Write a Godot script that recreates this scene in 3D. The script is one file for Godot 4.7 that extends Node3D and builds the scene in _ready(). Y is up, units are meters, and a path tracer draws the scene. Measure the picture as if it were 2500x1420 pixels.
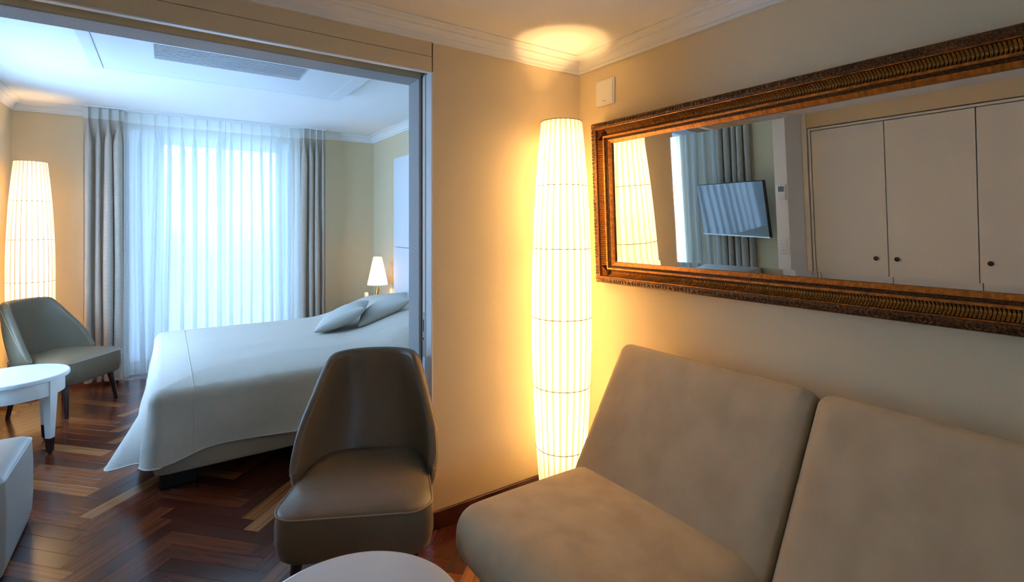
extends Node3D

const CAM := Vector3(0.0, 1.452, 0.0)
const YAW := 34.5
const FOCAL := 1230.0
const LAMP_COLOR := Color(1.0, 0.80, 0.53)
const SKY_COLOR := Color(0.61, 0.79, 1.0)

var taken := {}
var M := {}
var rng := RandomNumberGenerator.new()


func _ready() -> void:
	rng.seed = 7
	set_camera()
	set_sky()
	make_materials()
	build_floor()
	build_shell()
	build_windows()
	build_cornices()
	build_doorway()
	build_bed()
	build_sofa()
	build_chairs()
	build_tables()
	build_lamps()
	build_mirror()
	build_curtains()
	build_air_unit()
	build_wardrobe()
	build_television()
	build_switches()
	build_outside()


# ---------------------------------------------------------------- camera, sky, window light

func set_camera() -> void:
	var c := Camera3D.new()
	c.name = "camera"
	add_child(c)
	c.position = CAM
	c.rotation_degrees = Vector3(0, -YAW, 0)
	c.keep_aspect = Camera3D.KEEP_HEIGHT
	c.projection = Camera3D.PROJECTION_FRUSTUM
	c.near = 0.05
	c.far = 200.0
	c.size = 0.05 * 1420.0 / FOCAL
	c.frustum_offset = Vector2(0, -0.05 * 160.0 / FOCAL)
	c.current = true


func set_sky() -> void:
	var w := WorldEnvironment.new()
	w.name = "environment"
	var e := Environment.new()
	e.background_mode = Environment.BG_SKY
	var s := ProceduralSkyMaterial.new()
	s.sky_top_color = Color(0.66, 0.83, 1.0)
	s.sky_horizon_color = Color(0.80, 0.91, 1.0)
	s.sky_curve = 0.2
	s.ground_bottom_color = Color(0.62, 0.72, 0.80)
	s.ground_horizon_color = Color(0.80, 0.89, 0.96)
	s.sky_energy_multiplier = 1.4
	s.ground_energy_multiplier = 1.2
	e.sky = Sky.new()
	e.sky.sky_material = s
	e.tonemap_mode = Environment.TONE_MAPPER_LINEAR
	e.tonemap_exposure = 1.35
	e.sdfgi_enabled = true
	e.ssao_enabled = true
	e.ssil_enabled = true
	w.environment = e
	add_child(w)
	# daylight through the two bedroom windows, and added light from an invented rear window
	window_light("garden_daylight", Vector3(0.44, 1.22, -6.44), Vector3(0, 0, 1), Vector2(1.58, 2.40), 4.2)
	window_light("side_daylight", Vector3(-1.40, 1.35, -4.45), Vector3(1, 0, 0), Vector2(1.34, 1.70), 16.0)
	window_light("added_rear_light", Vector3(0.75, 1.45, 2.44), Vector3(0, 0, -1), Vector2(1.1, 1.2), 1.0)  # added to put neutral light on the sofa and mirror wall


func window_light(called: String, at: Vector3, towards: Vector3, size: Vector2, energy: float) -> void:
	var l := AreaLight3D.new()
	l.name = called
	l.light_color = SKY_COLOR
	l.light_energy = energy
	l.area_size = size
	l.area_range = 14.0
	l.shadow_enabled = true
	add_child(l)
	l.position = at
	l.look_at_from_position(at, at + towards, Vector3.UP)


# ---------------------------------------------------------------- helpers: naming

func numbered(called: String) -> String:
	if not taken.has(called):
		taken[called] = 0
		return called
	taken[called] += 1
	return "%s_%03d" % [called, taken[called]]


func thing(called: String, label: String, category: String, at := Vector3.ZERO, turn := 0.0, group := "") -> Node3D:
	var o := Node3D.new()
	o.name = numbered(called)
	add_child(o)
	o.position = at
	o.rotation.y = turn
	tag(o, label, category, group)
	return o


func tag(o: Node3D, label: String, category: String, group := "") -> void:
	o.set_meta("label", label)
	o.set_meta("category", category)
	if group:
		o.set_meta("group", group)


func part(called: String, mesh: Mesh, mat: Material, parent: Node, at := Vector3.ZERO) -> MeshInstance3D:
	var o := MeshInstance3D.new()
	o.name = called
	o.mesh = mesh
	o.material_override = mat
	parent.add_child(o, true)
	o.position = at
	return o


func single(called: String, mesh: Mesh, mat: Material, label: String, category: String, at := Vector3.ZERO, group := "") -> MeshInstance3D:
	var o := part(numbered(called), mesh, mat, self, at)
	tag(o, label, category, group)
	return o


func struct(called: String, mesh: Mesh, mat: Material, label: String, category: String, at := Vector3.ZERO) -> MeshInstance3D:
	var o := single(called, mesh, mat, label, category, at)
	o.set_meta("kind", "structure")
	return o


func struct_root(called: String, label: String, category: String) -> Node3D:
	var o := thing(called, label, category)
	o.set_meta("kind", "structure")
	return o


# ---------------------------------------------------------------- helpers: meshes

func array_mesh(v: PackedVector3Array, n: PackedVector3Array, uv: PackedVector2Array, idx: PackedInt32Array) -> ArrayMesh:
	var a := []
	a.resize(Mesh.ARRAY_MAX)
	a[Mesh.ARRAY_VERTEX] = v
	a[Mesh.ARRAY_NORMAL] = n
	if uv.size() == v.size():
		a[Mesh.ARRAY_TEX_UV] = uv
	a[Mesh.ARRAY_INDEX] = idx
	var m := ArrayMesh.new()
	m.add_surface_from_arrays(Mesh.PRIMITIVE_TRIANGLES, a)
	return m


# smooth surface; vertices at the same place share a normal when weld is on
func smooth(v: PackedVector3Array, uv: PackedVector2Array, idx: PackedInt32Array, weld := true) -> ArrayMesh:
	var key := PackedInt32Array()
	key.resize(v.size())
	var seen := {}
	for i in v.size():
		if weld:
			var k := Vector3i((v[i] * 20000.0).round())
			if not seen.has(k):
				seen[k] = i
			key[i] = seen[k]
		else:
			key[i] = i
	var acc := PackedVector3Array()
	acc.resize(v.size())
	for t in idx.size() / 3:
		var a := idx[t * 3]
		var b := idx[t * 3 + 1]
		var c := idx[t * 3 + 2]
		var n := (v[c] - v[a]).cross(v[b] - v[a])
		acc[key[a]] += n
		acc[key[b]] += n
		acc[key[c]] += n
	var normals := PackedVector3Array()
	normals.resize(v.size())
	for i in v.size():
		var n := acc[key[i]]
		normals[i] = n.normalized() if n.length_squared() > 1e-20 else Vector3.UP
	return array_mesh(v, normals, uv, idx)


# grid of (nu+1) x (nv+1) points; rows[j][i]
func grid(rows: Array, uvs: Array = [], flip := false, weld := true) -> ArrayMesh:
	var v := PackedVector3Array()
	var uv := PackedVector2Array()
	var idx := PackedInt32Array()
	var w: int = rows[0].size()
	for j in rows.size():
		v.append_array(rows[j])
		if uvs.size():
			uv.append_array(uvs[j])
	for j in rows.size() - 1:
		for i in w - 1:
			var a := j * w + i
			if flip:
				idx.append_array(PackedInt32Array([a, a + 1, a + w, a + 1, a + w + 1, a + w]))
			else:
				idx.append_array(PackedInt32Array([a, a + w, a + 1, a + 1, a + w, a + w + 1]))
	return smooth(v, uv, idx, weld)


class Flat:
	var v := PackedVector3Array()
	var n := PackedVector3Array()
	var uv := PackedVector2Array()
	var idx := PackedInt32Array()

	# corners given anticlockwise as seen from outside
	func face(p: PackedVector3Array, scale := 1.0) -> void:
		var nn := (p[1] - p[0]).cross(p[2] - p[0])
		if nn.length_squared() < 1e-18 and p.size() > 3:
			nn = (p[2] - p[0]).cross(p[3] - p[0])
		nn = nn.normalized()
		var at := v.size()
		var along := (p[1] - p[0]).normalized()
		var up := nn.cross(along)
		for q in p:
			v.append(q)
			n.append(nn)
			uv.append(Vector2((q - p[0]).dot(along), (q - p[0]).dot(up)) * scale)
		for k in range(1, p.size() - 1):
			idx.append_array(PackedInt32Array([at, at + k + 1, at + k]))

	func box(lo: Vector3, hi: Vector3, b := 0.0) -> void:
		var c := (lo + hi) / 2.0
		var h := (hi - lo) / 2.0
		b = minf(b, minf(h.x, minf(h.y, h.z)) * 0.9)
		for axis in 3:
			for s in [-1.0, 1.0]:
				var u := (axis + 1) % 3
				var w := (axis + 2) % 3
				var pts := PackedVector3Array()
				for k in [[-1, -1], [1, -1], [1, 1], [-1, 1]]:
					var q := Vector3()
					q[axis] = s * h[axis]
					q[u] = k[0] * (h[u] - b)
					q[w] = k[1] * (h[w] - b)
					pts.append(c + q)
				if s < 0:
					pts.reverse()
				face(pts)
		if b <= 0.0:
			return
		for axis in 3:
			var u := (axis + 1) % 3
			var w := (axis + 2) % 3
			for su in [-1.0, 1.0]:
				for sw in [-1.0, 1.0]:
					var pts := PackedVector3Array()
					for k in [[-1, 0], [1, 0], [1, 1], [-1, 1]]:
						var q := Vector3()
						q[axis] = k[0] * (h[axis] - b)
						q[u] = su * (h[u] - (b if k[1] == 1 else 0.0))
						q[w] = sw * (h[w] - (b if k[1] == 0 else 0.0))
						pts.append(c + q)
					if su * sw < 0:
						pts.reverse()
					face(pts)
		for sx in [-1.0, 1.0]:
			for sy in [-1.0, 1.0]:
				for sz in [-1.0, 1.0]:
					var s3 := Vector3(sx, sy, sz)
					var pts := PackedVector3Array()
					for axis in 3:
						var q := Vector3()
						for k in 3:
							q[k] = s3[k] * (h[k] - (0.0 if k == axis else b))
						pts.append(c + q)
					if sx * sy * sz < 0:
						pts.reverse()
					face(pts)

	# polygon in a plane (list of 2D points, anticlockwise), swept from a to b along a direction; x2d -> ax, y2d -> ay
	func prism(poly: PackedVector2Array, origin: Vector3, ax: Vector3, ay: Vector3, along: Vector3) -> void:
		var front := PackedVector3Array()
		var back := PackedVector3Array()
		for p in poly:
			front.append(origin + ax * p.x + ay * p.y)
			back.append(origin + ax * p.x + ay * p.y + along)
		var turned := area_of(poly) * ax.cross(ay).dot(along) < 0.0
		for i in poly.size():
			var j := (i + 1) % poly.size()
			var q := PackedVector3Array([front[i], front[j], back[j], back[i]])
			if turned:
				q.reverse()
			face(q)
		var tri := Geometry2D.triangulate_polygon(poly)
		for t in tri.size() / 3:
			var a := PackedVector3Array([front[tri[t * 3]], front[tri[t * 3 + 1]], front[tri[t * 3 + 2]]])
			var b := PackedVector3Array([back[tri[t * 3]], back[tri[t * 3 + 1]], back[tri[t * 3 + 2]]])
			if (a[1] - a[0]).cross(a[2] - a[0]).dot(along) > 0.0:
				a.reverse()
			else:
				b.reverse()
			face(a)
			face(b)

	func area_of(poly: PackedVector2Array) -> float:
		var sum := 0.0
		for i in poly.size():
			sum += poly[i].cross(poly[(i + 1) % poly.size()])
		return sum

	func mesh() -> ArrayMesh:
		var a := []
		a.resize(Mesh.ARRAY_MAX)
		a[Mesh.ARRAY_VERTEX] = v
		a[Mesh.ARRAY_NORMAL] = n
		a[Mesh.ARRAY_TEX_UV] = uv
		a[Mesh.ARRAY_INDEX] = idx
		var m := ArrayMesh.new()
		m.add_surface_from_arrays(Mesh.PRIMITIVE_TRIANGLES, a)
		return m


func box(lo: Vector3, hi: Vector3, b := 0.0) -> ArrayMesh:
	var f := Flat.new()
	f.box(lo, hi, b)
	return f.mesh()


func boxes(list: Array, b := 0.0) -> ArrayMesh:
	var f := Flat.new()
	for q in list:
		f.box(q[0], q[1], b)
	return f.mesh()


# lathe: profile of (radius, height) from bottom outside to top
func lathe(profile: Array, n := 32) -> ArrayMesh:
	var rows := []
	var uvs := []
	for p in profile:
		var r := PackedVector3Array()
		var u := PackedVector2Array()
		for i in n + 1:
			var a := TAU * i / n
			r.append(Vector3(p[0] * cos(a), p[1], p[0] * sin(a)))
			u.append(Vector2(float(i) / n, p[1]))
		rows.append(r)
		uvs.append(u)
	return grid(rows, uvs)


# stack of closed loops, capped with a centre point at either end when asked
func loft(loops: Array, cap_lo := true, cap_hi := true) -> ArrayMesh:
	var rows := []
	if cap_lo:
		rows.append(centre_row(loops[0]))
	for l in loops:
		var r: PackedVector3Array = l.duplicate()
		r.append(l[0])
		rows.append(r)
	if cap_hi:
		rows.append(centre_row(loops[-1]))
	return grid(rows)


func centre_row(l: PackedVector3Array) -> PackedVector3Array:
	var c := Vector3()
	for p in l:
		c += p
	c /= l.size()
	var r := PackedVector3Array()
	r.resize(l.size() + 1)
	r.fill(c)
	return r


# rounded rectangle in the xz plane, corners of radius r, at height y; front (+z) half width and rear half width
func rr(hw_front: float, hw_back: float, z0: float, z1: float, r: float, y: float, n := 8) -> PackedVector3Array:
	var out := PackedVector3Array()
	var corners := [[hw_front, z1, 0.0], [-hw_front, z1, 90.0], [-hw_back, z0, 180.0], [hw_back, z0, 270.0]]
	for c in corners:
		var sx := signf(c[0])
		var sz := 1.0 if c[1] == z1 else -1.0
		for i in n + 1:
			var a := deg_to_rad(c[2] + 90.0 * i / n)
			out.append(Vector3(c[0] - sx * r + r * cos(a), y, c[1] - sz * r + r * sin(a)))
	# extra points along the sides keep long faces even
	return out


# round tube along a path
func tube(path: PackedVector3Array, r: float, n := 8, closed := false) -> ArrayMesh:
	var rows := []
	var m := path.size()
	var up := Vector3(0.0123, 1, 0.0047).normalized()
	for i in (m + 1 if closed else m):
		var k := i % m
		var a := path[(k - 1 + m) % m] if closed or k > 0 else path[k]
		var b := path[(k + 1) % m] if closed or k < m - 1 else path[k]
		var d := (b - a).normalized()
		var s := d.cross(up)
		if s.length() < 0.05:
			s = d.cross(Vector3.RIGHT)
		s = s.normalized()
		var t := s.cross(d)
		var row := PackedVector3Array()
		for j in n + 1:
			var ang := TAU * j / n
			row.append(path[k] + (s * cos(ang) + t * sin(ang)) * r)
		rows.append(row)
	return grid(rows, [], true)


# rounded box with soft corners; bulge pushes the faces out in the middle
func soft_box(half: Vector3, r: float, bulge := Vector3.ZERO, n := 14) -> ArrayMesh:
	var v := PackedVector3Array()
	var uv := PackedVector2Array()
	var idx := PackedInt32Array()
	for axis in 3:
		for s in [-1.0, 1.0]:
			var u := (axis + 1) % 3
			var w := (axis + 2) % 3
			var at := v.size()
			for j in n + 1:
				for i in n + 1:
					var p := Vector3()
					p[axis] = s
					p[u] = even(2.0 * i / n - 1.0)
					p[w] = even(2.0 * j / n - 1.0)
					var q := p * half
					var inner := Vector3(clampf(q.x, -half.x + r, half.x - r), clampf(q.y, -half.y + r, half.y - r), clampf(q.z, -half.z + r, half.z - r))
					var d := (q - inner)
					var pos := inner + d.normalized() * r
					var e := Vector3(1.0 - p.x * p.x, 1.0 - p.y * p.y, 1.0 - p.z * p.z)
					var f := pos / half
					e = Vector3(1.0 - minf(1.0, f.x * f.x), 1.0 - minf(1.0, f.y * f.y), 1.0 - minf(1.0, f.z * f.z))
					pos.x += f.x * bulge.x * sqrt(e.y * e.z)
					pos.y += f.y * bulge.y * sqrt(e.x * e.z)
					pos.z += f.z * bulge.z * sqrt(e.x * e.y)
					v.append(pos)
					uv.append(Vector2(q[u], q[w]))
			for j in n:
				for i in n:
					var a := at + j * (n + 1) + i
					var b := a + n + 1
					if s > 0:
						idx.append_array(PackedInt32Array([a, b, a + 1, a + 1, b, b + 1]))
					else:
						idx.append_array(PackedInt32Array([a, a + 1, b, a + 1, b + 1, b]))
	return smooth(v, uv, idx)


# packs grid lines towards the rim
func even(t: float) -> float:
	return signf(t) * (1.0 - pow(1.0 - absf(t), 1.7))


# ---------------------------------------------------------------- materials

func mat(called: String, c: Color, rough := 0.6, metal := 0.0, spec := 0.5) -> StandardMaterial3D:
	var m := StandardMaterial3D.new()
	m.resource_name = called
	m.albedo_color = c
	m.roughness = rough
	m.metallic = metal
	m.metallic_specular = spec
	M[called] = m
	return m


func noise_tex(seed_: int, freq: float, ramp: Array, size := 512, octaves := 4, kind := FastNoiseLite.TYPE_SIMPLEX_SMOOTH) -> NoiseTexture2D:
	var f := FastNoiseLite.new()
	f.seed = seed_
	f.frequency = freq
	f.noise_type = kind
	f.fractal_octaves = octaves
	var t := NoiseTexture2D.new()
	t.width = size
	t.height = size
	t.seamless = true
	t.noise = f
	if ramp.size():
		var g := Gradient.new()
		var off := PackedFloat32Array()
		var col := PackedColorArray()
		for r in ramp:
			off.append(r[0])
			col.append(r[1])
		g.offsets = off
		g.colors = col
		t.color_ramp = g
	return t


func grey(v: float) -> Color:
	return Color(v, v, v)


func triplanar(m: StandardMaterial3D, s: float, world := true) -> void:
	m.uv1_triplanar = true
	m.uv1_world_triplanar = world
	m.uv1_scale = Vector3(s, s, s)


func make_materials() -> void:
	var fine := noise_tex(3, 0.06, [[0.2, grey(0.86)], [0.8, grey(1.0)]])
	var fine_bump := noise_tex(4, 0.09, [])
	# fabric wallpaper, plaster, lacquer
	var m := mat("wallpaper", Color(0.90, 0.825, 0.68), 0.85, 0.0, 0.25)
	m.albedo_texture = noise_tex(5, 0.12, [[0.15, grey(0.95)], [0.85, grey(1.0)]])
	m.heightmap_enabled = true
	m.heightmap_texture = fine_bump
	m.heightmap_scale = 0.012
	triplanar(m, 4.0)
	m = mat("plaster", Color(0.935, 0.93, 0.915), 0.9, 0.0, 0.2)
	m = mat("cornice_white", Color(0.94, 0.935, 0.915), 0.6, 0.0, 0.4)
	m = mat("white_lacquer", Color(0.93, 0.93, 0.92), 0.32, 0.0, 0.5)
	m = mat("table_lacquer", Color(0.88, 0.885, 0.89), 0.10, 0.0, 0.6)
	m = mat("wardrobe_paint", Color(0.94, 0.925, 0.88), 0.5, 0.0, 0.4)
	m = mat("jamb_cloth", Color(0.80, 0.79, 0.79), 0.7, 0.0, 0.3)
	m.albedo_texture = fine
	triplanar(m, 4.0)
	m = mat("slot_brown", Color(0.22, 0.13, 0.09), 0.8)
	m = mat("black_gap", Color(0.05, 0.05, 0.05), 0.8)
	m = mat("dark_wood", Color(0.20, 0.10, 0.07), 0.35)
	m = mat("skirting_wood", Color(0.26, 0.12, 0.08), 0.35)
	m = mat("black_plastic", Color(0.04, 0.04, 0.045), 0.4)
	m = mat("white_plastic", Color(0.93, 0.92, 0.89), 0.4)
	m = mat("lcd", Color(0.42, 0.47, 0.46), 0.3)
	m = mat("steel", Color(0.72, 0.72, 0.72), 0.3, 1.0)
	m = mat("brass", Color(0.80, 0.62, 0.33), 0.25, 1.0)
	m = mat("screen", Color(0.012, 0.013, 0.016), 0.05, 0.0, 0.75)
	m.clearcoat_enabled = true
	m.clearcoat = 1.0
	m.clearcoat_roughness = 0.04
	m = mat("mirror_glass", Color(0.93, 0.93, 0.91), 0.0, 1.0)
	m = mat("panel_white", Color(0.90, 0.905, 0.91), 0.5, 0.0, 0.4)
	# leather of the chairs
	m = mat("chair_leather", Color(0.455, 0.395, 0.305), 0.42, 0.0, 0.5)
	m.albedo_texture = fine
	m.heightmap_enabled = true
	m.heightmap_texture = noise_tex(11, 0.12, [])
	m.heightmap_scale = 0.02
	triplanar(m, 5.0, false)
	m = mat("ottoman_leather", Color(0.78, 0.76, 0.735), 0.36)
	m.albedo_texture = fine
	triplanar(m, 5.0, false)
	m = mat("chair_piping", Color(0.55, 0.46, 0.36), 0.42)
	# brushed nubuck of the sofa
	m = mat("sofa_nubuck", Color(0.79, 0.70, 0.565), 0.82, 0.0, 0.3)
	m.albedo_texture = noise_tex(12, 0.012, [[0.2, grey(0.91)], [0.5, grey(0.96)], [0.8, grey(1.0)]], 512, 5)
	m.heightmap_enabled = true
	m.heightmap_texture = fine_bump
	m.heightmap_scale = 0.04
	m.rim_enabled = true
	m.rim = 0.35
	m.rim_tint = 0.6
	triplanar(m, 0.9, true)
	# carved gilt wood
	m = mat("gilt_dark", Color(0.46, 0.30, 0.13), 0.42, 0.45, 0.5)
	m.albedo_texture = noise_tex(21, 0.05, [[0.25, grey(0.45)], [0.75, grey(1.0)]])
	triplanar(m, 4.0, false)
	m = mat("gilt_ribs", Color(0.66, 0.46, 0.21), 0.36, 0.5, 0.5)
	m = mat("gilt", Color(0.74, 0.47, 0.18), 0.38, 0.5, 0.5)
	m.albedo_texture = noise_tex(22, 0.03, [[0.25, grey(0.72)], [0.75, grey(1.0)]])
	triplanar(m, 3.0, false)
	# cloth
	var weave := noise_tex(31, 0.05, [[0.2, grey(0.91)], [0.8, grey(1.0)]], 512, 3)
	m = mat("drape_linen", Color(0.82, 0.765, 0.70), 0.9, 0.0, 0.2)
	m.albedo_texture = weave
	m.uv1_scale = Vector3(2.0, 9.0, 1)
	m.backlight_enabled = true
	m.backlight = Color(0.55, 0.54, 0.52)
	m = mat("drape_heading", Color(0.86, 0.84, 0.80), 0.9, 0.0, 0.2)
	m.backlight_enabled = true
	m.backlight = Color(0.35, 0.34, 0.32)
	m = mat("sheer_voile", Color(0.95, 0.96, 0.96, 0.62), 0.9, 0.0, 0.1)
	m.albedo_texture = noise_tex(32, 0.05, [[0.2, Color(1, 1, 1, 0.86)], [0.8, Color(1, 1, 1, 1.0)]], 512, 3)
	m.uv1_scale = Vector3(2.0, 10.0, 1)
	m.transparency = BaseMaterial3D.TRANSPARENCY_ALPHA
	m.backlight_enabled = true
	m.backlight = Color(1, 1, 1)
	m = mat("sheer_heading", Color(0.92, 0.94, 0.92, 0.95), 0.9, 0.0, 0.1)
	m.transparency = BaseMaterial3D.TRANSPARENCY_ALPHA
	m.backlight_enabled = true
	m.backlight = Color(1, 1, 1)
	m = mat("shade_fabric", Color(0.97, 0.95, 0.91), 0.9, 0.0, 0.1)
	m.backlight_enabled = true
	m.backlight = Color(1, 1, 1)
	m = mat("shade_ring", Color(0.55, 0.48, 0.36), 0.6)
	m = mat("bulb_glow", Color(1, 0.95, 0.85), 0.4)
	m.emission_enabled = true
	m.emission = LAMP_COLOR
	m.emission_energy_multiplier = 3.0
	m = mat("bed_base_fabric", Color(0.74, 0.69, 0.62), 0.9, 0.0, 0.2)
	m.albedo_texture = fine
	triplanar(m, 6.0)
	m = mat("coverlet", Color(0.85, 0.815, 0.765), 0.85, 0.0, 0.25)
	m.heightmap_enabled = true
	m.heightmap_texture = circles_texture()
	m.heightmap_scale = 0.06
	m.uv1_scale = Vector3(2.5, 2.5, 1)
	m = mat("pillow_linen", Color(0.84, 0.83, 0.80), 0.85, 0.0, 0.2)
	m.albedo_texture = fine
	triplanar(m, 6.0, false)
	m = mat("added_blind_cloth", Color(0.80, 0.83, 0.85), 0.9, 0.0, 0.1)  # translucent cloth of the blinds added to make the sheer edges brighter
	m.backlight_enabled = true
	m.backlight = Color(0.9, 0.9, 0.9)
	# glass and outside
	m = mat("window_glass", Color(1, 1, 1, 0.04), 0.0)
	m.transparency = BaseMaterial3D.TRANSPARENCY_ALPHA
	m = mat("stone_pale", Color(0.72, 0.73, 0.74), 0.9)
	m = mat("rail_paint", Color(0.88, 0.89, 0.90), 0.4)
	# parquet, eight tones of the same wood
	var grain := noise_tex(41, 0.02, [[0.2, grey(0.78)], [0.5, grey(0.92)], [0.8, grey(1.0)]], 512, 5)
	var tones := [Color(0.31, 0.115, 0.062), Color(0.365, 0.145, 0.076), Color(0.42, 0.18, 0.092), Color(0.475, 0.22, 0.112), Color(0.54, 0.28, 0.145), Color(0.70, 0.455, 0.27), Color(0.335, 0.145, 0.085), Color(0.62, 0.36, 0.185)]
	for i in tones.size():
		m = mat("parquet_%d" % i, tones[i], 0.21, 0.0, 0.55)
		m.albedo_texture = grain
		m.roughness_texture = null
	m = mat("parquet_base", Color(0.16, 0.08, 0.055), 0.5)


# relief of rings round scattered centres, like the quilting of the bedspread; one tile is 0.4 m
func circles_texture() -> ImageTexture:
	var n := 512
	var cells := 4
	var r := RandomNumberGenerator.new()
	r.seed = 5
	var centre := []
	for j in cells:
		for i in cells:
			centre.append(Vector2(i + 0.5 + r.randf_range(-0.3, 0.3), j + 0.5 + r.randf_range(-0.3, 0.3)))
	var im := Image.create(n, n, false, Image.FORMAT_L8)
	for y in n:
		for x in n:
			var p := Vector2(x + 0.5, y + 0.5) * cells / n
			var ci := int(p.x)
			var cj := int(p.y)
			var best := 9.0
			for dj in [-1, 0, 1]:
				for di in [-1, 0, 1]:
					var wi: int = ci + di
					var wj: int = cj + dj
					var c: Vector2 = centre[posmod(wj, cells) * cells + posmod(wi, cells)] + Vector2(wi - posmod(wi, cells), wj - posmod(wj, cells))
					best = minf(best, p.distance_squared_to(c))
			var d := sqrt(best)
			var hgt := 0.5 + 0.5 * cos(TAU * d / 0.076)
			im.set_pixel(x, y, grey(hgt))
	return ImageTexture.create_from_image(im)


# ---------------------------------------------------------------- floor

func seen_share(p: Vector3) -> float:
	var y := deg_to_rad(YAW)
	var q := p - CAM
	var d := q.x * sin(y) - q.z * cos(y)
	if d < 0.3:
		return 0.0
	var u := 1250.0 + FOCAL * (q.x * cos(y) + q.z * sin(y)) / d
	var v := 550.0 - FOCAL * q.y / d
	if u < -120 or u > 1240 or v > 1520:
		return 0.0
	if p.x > 0.2 and p.x < 2.1 and p.z < -3.6 and p.z > -5.2:
		return 0.0
	if p.z < -5.2 and p.x > 0.1 or p.x > 1.05 and p.z > -1.6:
		return 0.0
	return 1.0 / (d * d * d)


func build_floor() -> void:
	var root := struct_root("floor", "dark reddish hardwood floor laid in a herringbone pattern", "floor")
	part("underlay", box(Vector3(-1.5, -0.12, -6.6), Vector3(2.4, -0.014, 2.4)), M.parquet_base, root)
	var L := 0.48
	var W := 0.08
	var meshes := []
	for k in 4:
		var f := Flat.new()
		var g := 0.0003
		f.box(Vector3(g, -0.014, g), Vector3(L - g, 0, W - g), 0.0006)
		for i in f.uv.size():
			var p := f.v[i]
			f.uv[i] = Vector2(p.x * 0.16 + k * 0.27, p.z * 4.2 + k * 0.31)
		meshes.append(f.mesh())
	var turn := Basis(Vector3.UP, deg_to_rad(-46.5))
	var spots := []
	for k in range(-140, 140):
		for mm in range(-12, 13):
			for across in 2:
				var o := Vector3(k * W + mm * 2.0 * L, 0, k * W)
				var t: Transform3D
				if across == 0:
					t = Transform3D(turn, turn * o)
				else:
					# standing plank: x from (k-1)W to kW, z from kW up
					t = Transform3D(turn * Basis(Vector3.UP, -PI / 2), turn * o)
				t.origin += Vector3(0.03, 0, -3.0)
				var c := t * Vector3(L / 2, 0, W / 2)
				if c.x < -1.3 or c.x > 2.25 or c.z < -6.45 or c.z > 2.35:
					continue
				spots.append([seen_share(c), t])
	spots.sort_custom(func(a, b): return a[0] > b[0])
	var r := RandomNumberGenerator.new()
	r.seed = 21
	var pick := [0, 0, 1, 1, 2, 2, 3, 3, 4, 5, 6, 6, 7, 2]
	var rest := {}
	for i in spots.size():
		var tone: int = pick[r.randi() % pick.size()]
		var k := r.randi() % 4
		if i < 300 and spots[i][0] > 0.0:
			var o := part("plank", meshes[k], M["parquet_%d" % tone], root)
			o.transform = spots[i][1]
		else:
			if not rest.has(tone):
				rest[tone] = SurfaceTool.new()
				rest[tone].begin(Mesh.PRIMITIVE_TRIANGLES)
			rest[tone].append_from(meshes[k], 0, spots[i][1])
	var whole := ArrayMesh.new()
	for tone in rest:
		rest[tone].commit(whole)
	for s in whole.get_surface_count():
		whole.surface_set_material(s, M["parquet_%d" % rest.keys()[s]])
	var o := MeshInstance3D.new()
	o.name = "remaining_planks"
	o.mesh = whole
	root.add_child(o)
	o.set_meta("kind", "stuff")


# ---------------------------------------------------------------- walls and ceilings

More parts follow.
